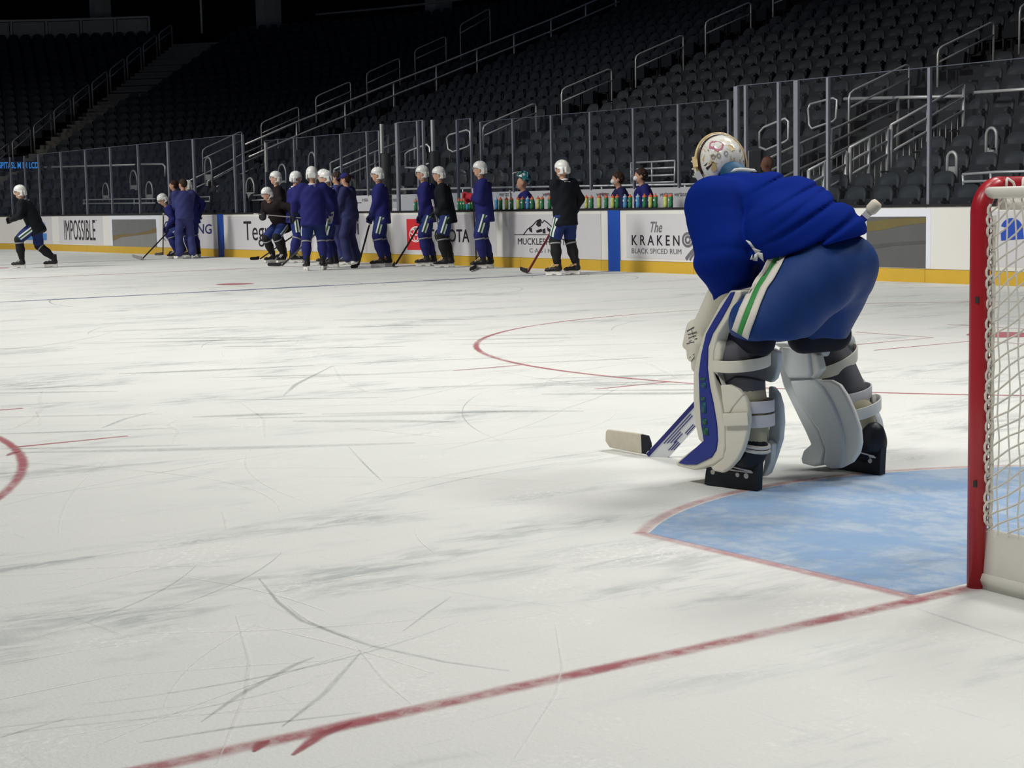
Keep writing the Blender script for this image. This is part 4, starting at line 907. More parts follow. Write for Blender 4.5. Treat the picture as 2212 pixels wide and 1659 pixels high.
    if helmet:
        hl = obj('helmet', SH['helmet'], root); place(hl, HR, hc+HR @ np.array((-0.005, 0, 0.02)))
        if visor: obj('visor', SH['visor'], hl)
        obj('chin_strap', SH['strap'], hl)
    elif hat == 'cap':
        V, Q = surf(un(0.01, cut(ell((0, 0, 0.05), (0.115, 0.095, 0.10)), (0, 0, 0.045), (0, 0, 1)), rbox((0.13, 0, 0.05), (0.07, 0.075, 0.010), None, 0.008)), 0.01); place(obj('cap', mesh_np('cap', V, Q, sockb), root), HR, hc)
        place(obj('hair', SH['hair'], root), HR, hc)
    elif hat != 'bald': place(obj('hair', SH['hair'], root), HR, hc)
    if mask:
        V, Q = surf(un(0.02, ell((0.078, 0, -0.03), (0.05, 0.05, 0.05)), cone((0.10, 0, -0.02), (0.115, 0, -0.035), 0.02, 0.015)), 0.01); mk = place(obj('face_mask', mesh_np('face_mask', V, Q, whitem), root), HR, hc)
        MB().tube([(0.06, 0.05, -0.03), (0.0, 0.092, 0.0), (-0.06, 0.08, 0.03)], 0.003, 5).tube([(0.06, -0.05, -0.03), (0.0, -0.092, 0.0), (-0.06, -0.08, 0.03)], 0.003, 5).build('strap', whitem, mk)
    return root
def tolocal(root, P):
    q = np.array(P, float)-np.array(root[0]); a = math.radians(root[1]); c, s = math.cos(a), math.sin(a); return np.array((q[0]*c+q[1]*s, -q[0]*s+q[1]*c, q[2]))/root[2]
def stick(label, butt, heel, toe, shaft=shaftk, blade=bladek, knob=True, z0=0.012):
    butt = np.array(butt, float); heel = np.array(heel, float); toe = np.array(toe, float); heel = heel.copy(); heel[2] = max(heel[2], z0); base = heel.copy(); base[2] = 0
    t = thing('hockey_stick', label, 'hockey stick', base); d = nrm(butt-heel)
    MB().bar(heel+d*0.04-base, butt-base, 0.022, 0.032, up=nrm(np.cross(d, (0, 0, 1)))).build('shaft', shaft, t)
    if knob: MB().bar(butt-d*0.12-base, butt+d*0.01-base, 0.028, 0.038, up=nrm(np.cross(d, (0, 0, 1)))).build('grip_tape', tapew, t)
    e = toe-heel; L = np.linalg.norm(e); e = e/L; n_ = nrm(np.cross(e, (0, 0, 1))); mb = MB(); pr = []
    hh = 0.062
    lv = d*0.06
    V = []; F = []
    st = [(0.0, 0.02, 0.0), (0.04, 0.0, 0.0), (L*0.5, 0.0, 0.006), (L*0.93, 0.005, 0.02), (L, 0.02, 0.024)]; tops = [0.085, 0.075, 0.07, 0.068, 0.05]
    for (x, zb, cv), tp in zip(st, tops):
        for s in (-0.007, 0.007): V += [heel-base+e*x+n_*(s+cv)+np.array((0, 0, zb-heel[2]+0.0+min(heel[2], toe[2])))]+[heel-base+e*x+n_*(s+cv)+np.array((0, 0, tp-heel[2]+min(heel[2], toe[2])))]
    for i in range(4):
        a = 4*i; b = a+4; F += [(a, b, b+1, a+1), (a+2, a+3, b+3, b+2), (a+1, b+1, b+3, a+3), (a, a+2, b+2, b)]
    F += [(0, 1, 3, 2), (16, 18, 19, 17)]
    o = obj('blade', mesh('blade', V, F, blade), t); fixnormals(o.data); return t
# ------------------------------------------------------------------ the players and staff by the boards
LFT, AWY = 145, 55
def loc(base, hd, sc, u, v, dd=0.0): return tolocal((base, hd, sc), at(u, v, dep(base)+dd))
def onice(u, x): p = onx(u, 560, x); return np.array((p[0], p[1], 0.0))
# lone skater at the far left
b = onz(70, 579); sc = 1.0
person('lone skater gliding left in black jersey, white helmet and black socks', b, LFT, sc, lean=24, hipz=0.93, feet=((0.24, 0.08), (-0.40, -0.10)), toes=(0, 0), hands=(loc(b, LFT, sc, 26, 474, -0.25), loc(b, LFT, sc, 32, 470, 0.2)), head=(0, -4), top=blackj, sock=sockk, gloves=(glovek, glovek))
# coaching group at the far blue stripe
b = onz(402, 559); hd = 78; sc = 1.0
person('coach seen from behind in slate blue tracksuit, bare dark hair, right of the blue blade', b, hd, sc, lean=3, hipz=1.055, feet=((0.0, 0.16), (0.0, -0.15)), toes=(35, -10), hands=(np.array((0.30, 0.12, 1.0)), np.array((0.30, -0.12, 1.0))), head=(40, -2), top=track, bottoms='track', helmet=False, gloves=(None, None), collar=True)
stick('dark stick with pale grey blade reaching left from the coach', b+np.array((0.1, 0.35, 1.0)), onz(306, 561, 0.01), onz(284, 555, 0.01), shaftk, bladeg)
b2 = onice(385, 12.55); person('bareheaded man peering left from behind the coach', b2, 150, 1.0, lean=2, head=(0, 0), top=navyj, bottoms='track', helmet=False, gloves=(None, None))
b3 = onice(383, 11.75); person('bent player in blue with white helmet just left of the coach', b3, 165, 0.96, lean=42, hipz=0.90, feet=((0.1, 0.18), (0.0, -0.18)), hands=(loc(b3, 165, .96, 362, 492, -0.2), loc(b3, 165, .96, 372, 485, 0.1)), head=(0, -28), top=royalj)
stick('upright thin dark stick left of the bent blue player', at(353, 462, dep(b3)-0.15), onz(352, 551, 0.01), onz(336, 552, 0.01), shaftk, bladeg)
b4 = onice(416, 12.3); person('player in blue half hidden on the right of the coach, elbow on the boards', b4, 120, 0.97, lean=8, head=(25, 0), hands=(None, loc(b4, 120, .97, 432, 462, 0.0)), top=royalj)
# the cluster in the middle
b = onice(606, 12.35); b6 = b
person('standing player in black jersey behind the bent one', b, 158, 1.02, lean=4, head=(0, 4), top=blackj2, sock=sockk, gloves=(glovek, glovek))
b = onice(600, 11.6); hd = 195; b7 = b
person('bent player in black jersey holding his stick level at his hips', b, hd, 0.96, lean=34, hipz=0.90, feet=((0.05, 0.20), (0.0, -0.22)), hands=(loc(b, hd, 1, 636, 470, -0.30), loc(b, hd, 1, 566, 463, -0.30)), head=(-12, -12), top=blackj2, sock=sockk, gloves=(glovek, glovek))
pa = at(548, 462, dep(b)-0.36); pb = at(652, 471, dep(b)-0.36)
t = thing('hockey_stick', 'grey stick held level across the hips of the bent black jersey', 'hockey stick', (pa+pb)/2); mid = (pa+pb)/2; MB().bar(pa-mid, pb-mid, 0.022, 0.032, up=(0, 1, 0)).build('shaft', shaftg, t); MB().bar(pa-mid, pa-mid+(pb-pa)*0.1, 0.028, 0.038, up=(0, 1, 0)).build('grip_tape', tapew, t)
stick('black stick whose blade lies under the lettering left of the bent player', at(640, 505, dep(b6)-0.2), onz(560, 561, 0.01), onz(542, 562, 0.01), shaftk, bladek)
b = onz(680, 584); hd = 62; b8 = b
person('broad player in royal blue seen square from behind, white tag at the neck', b, hd, 1.0, lean=3, hipz=1.055, feet=((0.02, 0.15), (0.02, -0.17)), toes=(15, -15), hands=(np.array((0.20, 0.36, 1.04)), np.array((0.18, -0.34, 1.02))), head=(3, -2), top=royalj, bulk=1.16, gloves=(glovek, gloveg))
stick('black stick with long flat blade in front of the broad blue player', at(700, 488, dep(b)+0.2), onz(608, 575, 0.01), onz(577, 575, 0.01), shaftk, bladek)
b = onice(640, 11.9); person('player in blue facing right, hidden behind the broad blue player', b, -20, 1.0, lean=4, head=(8, 0), top=royalj)
b = onice(708, 11.75); person('player with green-marked white helmet behind the other white helmet', b, 140, 1.0, lean=2, head=(0, 0), top=royalj)
b = onz(716, 578); person('player in blue with grey glove on hip right of the broad one', b, 142, 0.97, lean=4, feet=((0.04, 0.14), (-0.02, -0.14)), hands=(np.array((0.16, 0.30, 1.05)), None), head=(0, -6), top=royalj, gloves=(gloveg, gloveg))
b = onice(736, 12.6); person('bareheaded brown-haired man between the helmets and the blue cap', b, 135, 1.0, lean=2, head=(10, -4), top=track, bottoms='track', helmet=False, gloves=(None, None))
b = onice(757, 11.95); person('coach in dark slate tracksuit and blue cap at the end of the cluster', b, 128, 0.97, lean=5, feet=((0.05, 0.15), (-0.03, -0.15)), hands=(np.array((0.30, 0.10, 1.1)), np.array((0.28, -0.08, 1.1))), head=(10, -8), top=trackd, bottoms='track', helmet=False, hat='cap', gloves=(None, None))
# players spaced along the boards
b = onz(826, 577); hd = 150; sc = 0.99
person('blue jersey standing in front of the red board stripe, stick on the ice', b, hd, sc, lean=3, feet=((0.06, 0.12), (-0.08, -0.11)), toes=(5, 0), hands=(loc(b, hd, sc, 800, 474, -0.22), loc(b, hd, sc, 797, 482, 0.1)), head=(-4, 0), top=royalj)
stick('black stick slanting to a blade left of the red board stripe', at(801, 474, dep(b)-0.16), onz(773, 578, 0.01), onz(761, 580, 0.01))
b = onz(925, 575); hd = 150; sc = 1.0
person('blue jersey beside the red square logo, one arm raised', b, hd, sc, lean=7, hipz=1.055, feet=((0.08, 0.10), (-0.06, -0.12)), toes=(0, 0), hands=(loc(b, hd, sc, 906, 484, -0.22), loc(b, hd, sc, 940, 432, 0.2)), head=(0, 0), top=royalj)
stick('thin dark stick slanting across the red square logo', at(907, 486, dep(b)-0.2), onz(853, 574, 0.01), onz(851, 577, 0.01), shaftk, bladek, False)
b = onz(963, 578); hd = 150; sc = 0.98
person('black jersey with blue pants leaning close behind the blue one', b, hd, sc, lean=10, hipz=1.055, feet=((0.06, 0.13), (-0.06, -0.13)), toes=(0, 0), hands=(loc(b, hd, sc, 944, 460, -0.2), loc(b, hd, sc, 946, 450, 0.1)), head=(0, -2), top=blackj, sock=sockk, gloves=(glovek, glovek))
stick('pale grey stick hanging between the paired blue and black jerseys', at(934, 432, dep(b)-0.25), at(948, 492, dep(b)-0.15), at(951, 504, dep(b)-0.15), shaftg, bladeg, z0=0)
b = onz(1047, 580); hd = 148; sc = 1.01
person('blue jersey with red and white glove, stick upright in front of him', b, hd, sc, lean=4, feet=((0.08, 0.11), (-0.06, -0.11)), toes=(0, 0), hands=(loc(b, hd, sc, 1014, 424, -0.15), loc(b, hd, sc, 1016, 430, 0.1)), head=(0, 2), top=royalj, gloves=(glover, glover))
stick('long upright black stick held by the red and white glove', at(1021, 408, dep(b)-0.12), onz(1030, 579, 0.01), onz(1018, 586, 0.01))
b = onz(1222, 595); hd = 92; sc = 0.965
person('black jersey seen from behind in front of the blue stripe at the bench', b, hd, sc, lean=5, hipz=1.055, feet=((0.08, 0.16), (0.0, -0.18)), toes=(40, 30), hands=(loc(b, hd, sc, 1205, 484, -0.05), None), head=(20, -2), top=blackj, sock=sockk, bulk=1.05)
stick('dark red stick slanting across the casino lettering', at(1203, 480, dep(b)-0.05), onz(1139, 590, 0.01), onz(1121, 584, 0.01), shaftr, bladek)
# on and behind the bench
def seat_at(u, v, x, off=1.2): p = onx(u, v, x); return np.array((p[0], p[1], p[2]-off))
ground = 0.1
bg = seat_at(1136, 397, 13.7, 1.22); rg = person('seated backup goalkeeper in blue, painted mask pushed up on his head', bg, 150, 1.0, lean=6, hipz=0.5, seated=True, head=(0, -4), top=royalj, helmet=False, hat='bald', bulk=1.1)
mk = bpy.data.materials.new('mask_paint_teal'); mk.use_nodes = True; n = mk.node_tree.nodes; L = mk.node_tree.links; vo = n.new('ShaderNodeTexVoronoi'); vo.inputs['Scale'].default_value = 22; rp = n.new('ShaderNodeValToRGB'); tc = n.new('ShaderNodeTexCoord'); L.new(tc.outputs['Object'], vo.inputs['Vector'])
sx = n.new('ShaderNodeSeparateColor'); L.new(vo.outputs['Color'], sx.inputs[0]); L.new(sx.outputs[0], rp.inputs['Fac']); rp.color_ramp.interpolation = 'CONSTANT'
for pos, c in ((0.0, srgb(30, 60, 70)), (0.25, srgb(60, 140, 150)), (0.5, srgb(215, 225, 225)), (0.7, srgb(50, 90, 70)), (0.85, srgb(120, 180, 190))):
    e = rp.color_ramp.elements.new(pos) if pos else rp.color_ramp.elements[0]; e.color = (*c, 1)
L.new(rp.outputs['Color'], n['Principled BSDF'].inputs['Base Color']); n['Principled BSDF'].inputs['Roughness'].default_value = 0.2
ms = sub(cut(ell((0, 0, 0.04), (0.15, 0.12, 0.15)), (0.04, 0, 0.02), (-0.35, 0, 1), 0.01), ell((0.01, 0, 0.0), (0.115, 0.095, 0.13)))
V, Q = surf(ms, 0.01); mo = obj('goalkeeper_mask', mesh_np('goalkeeper_mask', V, Q, mk), rg); a_ = math.radians(-18); hcb = np.array((0.06, 0, 0.5+0.55+0.17)); place(mo, np.array([[math.cos(a_), 0, math.sin(a_)], [0, 1, 0], [-math.sin(a_), 0, math.cos(a_)]]), hcb+np.array((0.0, 0, 0.06)))
cg = MB()
for i in range(5): yv = -0.08+0.04*i; cg.tube([(0.12, yv, 0.14), (0.20, yv*0.8, 0.10), (0.22, yv*0.6, 0.06)], 0.005, 5)
for i in range(3): cg.tube([(0.13+0.04*i, -0.09, 0.13-0.03*i), (0.15+0.04*i, 0, 0.13-0.03*i), (0.13+0.04*i, 0.09, 0.13-0.03*i)], 0.005, 5)
cg.build('cage', steel, mo)
person('man in navy jacket and white face mask behind the bottles, nearer the blue stripe', seat_at(1341, 388, 13.75, 1.22), 150, 1.0, lean=4, hipz=0.5, seated=True, head=(0, 0), top=navyj, bottoms='track', helmet=False, gloves=(None, None), mask=True)
person('man in blue hooded top, glasses and white face mask behind the bottles', seat_at(1391, 384, 13.75, 1.22), 150, 1.02, lean=4, hipz=0.5, seated=True, head=(0, 0), top=royalj, bottoms='track', helmet=False, gloves=(None, None), mask=True)
person('bald man in blue behind the boards just right of the goalkeeper mask', seat_at(1665, 356, 13.65, 1.22), 120, 1.0, lean=4, hipz=0.5, seated=True, head=(0, 0), top=navyj, bottoms='track', helmet=False, hat='bald', gloves=(None, None), sk=skin_d)
# long bench they sit on
y_a = onx(1580, 430, 13.9)[1]; y_b = onx(1095, 430, 13.9)[1]
t = thing('players_bench', 'long dark wooden bench behind the boards with the bottles', 'bench', (13.75, (y_a+y_b)/2, 0.1)); MB().box((-0.02, 0, 0.33), (0.36, y_b-y_a, 0.05)).build('seat_board', mat('bench_wood', srgb(70, 60, 50), 0.6), t)
for i in range(6): MB().box((-0.02, (i/5-0.5)*(y_b-y_a-0.3), 0.155), (0.3, 0.06, 0.31)).build('leg', steel, t)
# black monitor beside the mask
p = onx(1634, 348, 13.9); t = thing('monitor_panel', 'black upright screen panel with pale edge beside the goalkeeper mask', 'screen', (13.9, p[1], 0.1)); z0, z1 = onx(1634, 372, 13.9)[2], onx(1634, 326, 13.9)[2]
MB().box((0, 0, (z0+z1)/2-0.1), (0.06, 0.26, z1-z0)).build('screen', padm, t); MB().box((-0.01, 0.145, (z0+z1)/2-0.1), (0.07, 0.025, z1-z0+0.02)).build('edge_trim', brightm, t); MB().box((0, 0, (z0-0.1)/2), (0.05, 0.05, z0-0.1)).build('stand', padm, t)
# ------------------------------------------------------------------ drinking bottles on the ledge
bc = {'g': (mat('bottle_green', srgb(52, 128, 84), 0.35, var=0.08, spec=0.5), 'green'), 'y': (mat('bottle_yellow', srgb(196, 204, 110), 0.35, var=0.08, spec=0.5), 'yellow'), 'b': (mat('bottle_blue', srgb(86, 150, 196), 0.35, var=0.08, spec=0.5), 'pale blue')}
capo = mat('bottle_cap_orange', srgb(226, 112, 76), 0.5); botlab = mat('bottle_mark', srgb(214, 220, 212), 0.5); capb = mat('bottle_cap_blue', srgb(170, 190, 214), 0.5)
bd = MB().lathe([(0.030, 0.0), (0.036, 0.006), (0.037, 0.07), (0.033, 0.09), (0.037, 0.11), (0.037, 0.165), (0.034, 0.178)], k=14); cpm = MB().lathe([(0.036, 0.178), (0.036, 0.194), (0.020, 0.208), (0.011, 0.214)], k=14); nz = MB().lathe([(0.010, 0.214), (0.010, 0.232), (0.006, 0.236)], k=8)
BM = {k: mesh('bottle_body', bd.V, bd.F, v[0], True) for k, v in bc.items()}; CM = {k: mesh('cap', cpm.V, cpm.F, capb if k == 'b' else capo) for k in bc}; NM = {k: mesh('nozzle', nz.V, nz.F, capb if k == 'b' else capo) for k in bc}
lb_ = MB().box((-0.037, 0.0, 0.125), (0.004, 0.028, 0.03)); LM = mesh('bottle_mark', lb_.V, lb_.F, botlab)
spec = [(898, 'g')]+[(992, 'g'), (998, 'g'), (1004, 'g'), (1010, 'b'), (1016, 'g'), (1022, 'g')]+[(1060+q/5.027, c) for q, c in ((62, 'b'), (108, 'g'), (172, 'y'), (228, 'g'), (298, 'y'), (345, 'g'), (402, 'b'), (450, 'g'), (515, 'y'), (560, 'g'), (640, 'g'), (690, 'y'), (1040, 'y'), (1095, 'g'), (1180, 'y'), (1255, 'g'), (1325, 'y'), (1375, 'g'), (1460, 'b'), (1515, 'g'), (1600, 'b'), (1670, 'g'), (1735, 'y'), (1790, 'g'), (1900, 'y'), (1955, 'g'))]
cnt_ = {}
tot = {k: sum(1 for _, c in spec if c == k) for k in bc}
for u, c in sorted(spec, key=lambda q: -q[0]):
    cnt_[c] = cnt_.get(c, 0)+1; p = onx(u, 445, HX+0.07)
    t = thing('drink_bottle', f'{bc[c][1]} squeeze bottle on the boards, {ordw(cnt_[c])} {bc[c][1]} one from the right', 'bottle', (HX+0.07, p[1], 1.075), random.uniform(-0.4, 0.4), 'squeeze bottles on the bench ledge')
    for nm, me in (('bottle_body', BM[c]), ('cap', CM[c]), ('nozzle', NM[c]), ('bottle_mark', LM)): obj(nm, me, t)
p = onx(1090, 440, HX+0.09); stick('white stick end standing among the bottles', np.array((HX+0.3, p[1]+0.12, onx(1090, 411, HX+0.2)[2])), np.array((HX+0.3, p[1], 0.12)), np.array((HX+0.3, p[1]-0.25, 0.12)), mat('stick_white', srgb(220, 220, 214), 0.4), tapew, False, z0=0.12)
# ------------------------------------------------------------------ the goal
redpost = mat('goal_red', srgb(176, 34, 44), 0.32, var=0.06, scale=12, spec=0.5); netm = mat('net_cord', srgb(226, 222, 212), 0.8, var=0.05, scale=30); skirt = mat('goal_skirt', srgb(222, 220, 210), 0.7, var=0.06, scale=9)
goal = thing('hockey_goal', 'red-posted hockey goal with white net at the right edge', 'goal', (0, 0, 0))
PXg, HT = 0.945, 1.25; PR = 0.030
cr = 0.085
for s in (-1, 1):
    P = [(s*PXg, 0, 0.0), (s*PXg, 0, 0.6), (s*PXg, 0, HT-cr)]+[(s*(PXg-cr+cr*math.cos(q)), 0, HT-cr+cr*math.sin(q)) for q in np.linspace(0.2, math.pi/2, 7)]
    MB().tube(P, PR, 18).build('post', redpost, goal, True)
MB().tube([(-PXg+cr, 0, HT), (0, 0, HT), (PXg-cr, 0, HT)], PR, 18).build('crossbar', redpost, goal, True)
# rear frame: curved base, white padded
def resamp3(Q, n=None, step=None):
    P = np.array(Q, float); d = np.concatenate([[0], np.cumsum(np.linalg.norm(np.diff(P, axis=0), axis=1))]); n = n or int(d[-1]/step)+1
    t = np.linspace(0, d[-1], n); return np.stack([np.interp(t, d, P[:, k]) for k in range(P.shape[1])], 1)
def plan(depth, bow, n):
    H = [(-0.935, -0.03), (-0.945-bow*0.5, -0.25*depth), (-0.94-bow*0.6, -0.5*depth), (-0.88, -0.75*depth), (-0.72, -0.93*depth), (-0.4, -depth), (0, -depth*1.01)]
    t = np.linspace(0, 6, 60); A = np.array(H); S_ = np.stack([np.interp(t, range(7), A[:, k]) for k in (0, 1)], 1)
    for _ in range(25): S_[1:-1] = 0.5*S_[1:-1]+0.25*(S_[:-2]+S_[2:])
    full = np.concatenate([S_, S_[::-1][1:]*(-1, 1)]); return resamp3(full, n)
NQ = 82
BP = plan(1.12, 0.03, NQ); TP = plan(0.52, 0.0, NQ); TP[0] = (-0.93, -0.02); TP[-1] = (0.93, -0.02)
MB().tube([(*p, 0.03) for p in BP], 0.026, 8).build('base_bar', skirt, goal, True)
V = []; F = []
for j, (z, g) in enumerate(((0.0, 1.02), (0.06, 1.015), (0.19, 1.0))):
    for p in BP: V.append((p[0]*g, p[1]*g, z))
F = [(j*NQ+i, j*NQ+i+1, (j+1)*NQ+i+1, (j+1)*NQ+i) for j in range(2) for i in range(NQ-1)]
o = obj('skirt', mesh('skirt', V, F, skirt, True), goal)
bm = bmesh.new(); bm.from_mesh(o.data); bmesh.ops.solidify(bm, geom=bm.faces[:], thickness=0.010); bm.to_mesh(o.data); bm.free()
MB().tube([(*p, HT-0.02) for p in TP], 0.018, 8).build('top_bar', skirt, goal, True)
sk_ = MB()
for q in range(3): sk_.bar((-0.945+0.16*q, -0.1-0.33*q, 0.0), (-0.945+0.16*q, -0.1-0.33*q, 0.01), 0.02, 0.01)
nt_ = MB(); Z0, Z1 = 0.18, HT-0.03
def net_pt(i, z):
    i0 = int(min(max(i, 0), NQ-1.001)); f_ = i-i0; b = BP[i0]*(1-f_)+BP[i0+1]*f_; tp = TP[i0]*(1-f_)+TP[i0+1]*f_
    t_ = (z-Z0)/(Z1-Z0); p = b+(tp-b)*t_; sag = 0.03*math.sin(math.pi*t_)*min(1, i/8, (NQ-1-i)/8); c = np.array((0, -0.35)); d = c-p; d /= np.linalg.norm(d)+1e-9
    return np.array((*(p+d*sag), z))
for i in range(1, NQ-1): nt_.tube([net_pt(i+0.12*math.sin(j*1.9+i), Z0+(Z1-Z0)*j/14) for j in range(15)], 0.0032, 4, caps=False)
stepz = 0.043
for k in range(-40, 27):
    P = []
    for i in range(NQ):
        e_ = min(i, NQ-1-i); z = Z0+stepz*k+0.55*stepz*min(e_, 41)+0.006*math.sin(i*1.3+k)
        if Z0 <= z <= Z1: P.append(net_pt(i, z))
        elif P and len(P) > 1: nt_.tube(P, 0.0032, 4, caps=False); P = []
        else: P = []
    if len(P) > 1: nt_.tube(P, 0.0032, 4, caps=False)
for i in range(1, 42):
    x = -0.93+i*1.86/42; yb_ = -0.02
    for p, q in zip(TP[:-1], TP[1:]):
        if p[0] <= x <= q[0]: yb_ = p[1]+(q[1]-p[1])*(x-p[0])/(q[0]-p[0]+1e-9); break
    nt_.tube([(x, -0.01, HT-0.01), (x, yb_*0.5, HT-0.05), (x, yb_, HT-0.02)], 0.0032, 4, caps=False)
for i in range(1, 12):
    y = -0.045*i; hw_ = [abs(p[0]) for p in TP[:NQ//2] if p[1] <= y]
    if hw_: nt_.tube([(-hw_[0], y, HT-0.03), (0, y, HT-0.055), (hw_[0], y, HT-0.03)], 0.0032, 4, caps=False)
stuff(nt_.build('netting', netm, goal))
lac = MB(); turns = 31
for s in (-1, 1):
    P = []
    for i in range(turns*10):
        q = 2*math.pi*i/10; z = 0.20+(HT-cr-0.18)*i/(turns*10); r = 0.0350+0.004*math.sin(i*0.37)
        aq = -1.12-0.10*math.sin(i*0.11)+0.62*math.sin(q)
        P.append((s*PXg-s*r*math.cos(aq), r*math.sin(aq), z+0.016*math.cos(q)))
    lac.tube(P, 0.0045, 5)
    lac.tube([(s*PXg-s*0.020, -0.036+0.002*math.sin(z*60), z) for z in np.linspace(0.19, HT-0.09, 40)], 0.0075, 6)
lac.tube([(-PXg+0.07+1.75*i/160, -0.02-0.022*abs(math.cos(i*0.9)), HT+0.024*math.sin(i*0.9)) for i in range(161)], 0.0045, 5)
stuff(lac.build('lacing', netm, goal, True))
MB().tube([(-PXg+0.045, -0.040, HT-0.055), (-0.5, -0.045, HT-0.06), (0, -0.045, HT-0.06), (0.5, -0.045, HT-0.06), (PXg-0.045, -0.04, HT-0.055)], [0.018, 0.026, 0.024, 0.026, 0.018], 10).build('net_roll', netm, goal, True)
scuff = mat('scuff_black', srgb(60, 56, 54), 0.7)
for u, v in ((2128, 648), (2122, 1046)):
    p = ony(u, v, -0.03); MB().box((-0.975+0.003, -0.012, p[2]), (0.004, 0.016, 0.02)).build('scuff', scuff, goal)
for u0, v0, u1, v1 in ((2157, 1250, 2163, 1264), (2190, 1278, 2203, 1284), (2167, 1268, 2170, 1275), (2160, 1180, 2195, 1182)):
    a = at(u0, v0, 5.2); b = at(u1, v1, 5.2); 
# ------------------------------------------------------------------ the goalkeeper in the crease
GB = np.array((0.08, 1.85, 0.0))
gk = thing('goalkeeper', 'goalkeeper crouching in the blue crease in royal blue jersey and white leg pads', 'person', GB)
jg = mat('goalie_jersey', srgb(14, 38, 122), 0.85, var=0.10, scale=4, spec=0.02, bump=0.08, bscale=180); pg = mat('goalie_pants', srgb(20, 56, 116), 0.65, var=0.10, scale=5, spec=0.25, bump=0.05, bscale=150)
padw = mat('pad_white', srgb(226, 226, 220), 0.45, var=0.04, scale=8, spec=0.35); padc = mat('pad_cream', srgb(222, 218, 202), 0.5, var=0.05, scale=9); padb = mat('pad_blue', srgb(38, 52, 138), 0.45, var=0.10, scale=12)
padg = mat('pad_grey_shade', srgb(206, 212, 214), 0.45, var=0.03, scale=6); kneeg = mat('knee_grey', srgb(88, 88, 94), 0.75, var=0.15, scale=18); kneek = mat('knee_black', srgb(26, 28, 36), 0.7); beige = mat('shin_beige', srgb(170, 164, 140), 0.7); strapw = mat('strap_white', srgb(214, 212, 214), 0.7)  # padg: grey-blue shade on the pads put into the colour
whites = mat('stripe_white', srgb(216, 212, 200), 0.7, var=0.06, scale=14); greeng = mat('stripe_green_bright', srgb(58, 142, 72), 0.65, var=0.08, scale=14)
def gp(*a): return at(*a)
def pxp(name, Q, x, d, m, parent=gk, bev=0.012, seg=3):
    """moulded panel: outline on the upright plane x, thickness d towards +x"""
    V = []
    for u, v in Q: p = onx(u, v, x); V.append((p[1]-GB[1], p[2]))
    mb = MB().prism(V, (x-GB[0], 0, 0), (0, 1, 0), (0, 0, 1), (1, 0, 0), d); me = mesh(name, mb.V, mb.F, m)
    if bev: bevel(me, bev, seg)
    else: fixnormals(me)
    me.polygons.foreach_set('use_smooth', [len(p.vertices) < 8 for p in me.polygons]); me.update()
    return obj(name, me, parent)
def bvh_of(o): return BVHTree.FromPolygons([tuple(v.co) for v in o.data.vertices], [tuple(p.vertices) for p in o.data.polygons])
def patch(name, o, rows, m, lift=0.004, parent=None, thick=0.004):
    """cloth tape laid on a garment; rows of image points falling on it"""
    bv = bvh_of(o); V = []; k = len(rows[0]); last = None
    for r in rows:
        for u, v in r:
            d = Vector(ray(u, v)).normalized(); h = bv.ray_cast(Vector(CAM-GB), d)
            if h[0] is None: p = (at(u, v, dep(np.array(last)+GB))-GB) if last is not None else at(u, v, 6.95)-GB
            else: p = np.array(h[0])+np.array(h[1])*lift
            V.append(p); last = p
    F = [(i*k+j, i*k+j+1, (i+1)*k+j+1, (i+1)*k+j) for i in range(len(rows)-1) for j in range(k-1)]
    me = mesh(name, V, F, m, True); bm = bmesh.new(); bm.from_mesh(me); bmesh.ops.solidify(bm, geom=bm.faces[:], thickness=thick); bmesh.ops.recalc_face_normals(bm, faces=bm.faces); bm.to_mesh(me); bm.free()
    return obj(name, me, parent or o)
def resample(Q, n):
    P = np.array(Q, float); s = np.concatenate([[0], np.cumsum(np.linalg.norm(np.diff(P, axis=0), axis=1))]); t = np.linspace(0, s[-1], n); return np.stack([np.interp(t, s, P[:, 0]), np.interp(t, s, P[:, 1])], 1)
# body under the gear: one continuous figure
sh = [gp(1545, 440, 7.25), gp(1668, 425, 7.62)]; pel = gp(1808, 535, 7.08); hips = [gp(1785, 575, 6.98), gp(1815, 580, 7.16)]
kn = [onx(1606, 745, -0.24), onx(1775, 745, 0.40)]; an = [onx(1627, 985, -0.26), onx(1872, 975, 0.43)]; elb = [gp(1556, 560, 7.10), gp(1600, 540, 7.75)]; wri = [gp(1562, 625, 7.27), gp(1640, 640, 7.70)]
hc = gp(1560, 345, 7.52); neck = gp(1590, 400, 7.45); chest = gp(1610, 455, 7.42)
bp_ = [ell(hc, (0.085, 0.085, 0.10)), cone(neck, hc, 0.06, 0.06), cone(chest, pel, 0.13, 0.10, (1, 0, 0), 1.1), cone(sh[0], sh[1], 0.07, 0.07)]
for j in range(2):
    bp_ += [cone(sh[j], elb[j], 0.055, 0.048), cone(elb[j], wri[j], 0.044, 0.028), cone(hips[j], kn[j], 0.08, 0.048), cone(kn[j], an[j], 0.048, 0.04)]
    dv = nrm(wri[j]-elb[j]); bp_ += [cone(wri[j], wri[j]+dv*0.08, 0.035, 0.036)]; xx = nrm(np.cross(dv, (1, 0, 0.3)))
    for q in (-0.028, -0.009, 0.010, 0.028): bp_ += [cone(wri[j]+dv*0.08+xx*q, wri[j]+dv*0.15+xx*q*1.15, 0.010, 0.009)]
    bp_ += [cone(wri[j]+dv*0.03+xx*0.04, wri[j]+dv*0.09+xx*0.065, 0.011, 0.010)]
soft('body', un(0.02, *bp_), 0.018, skin, gk, GB)
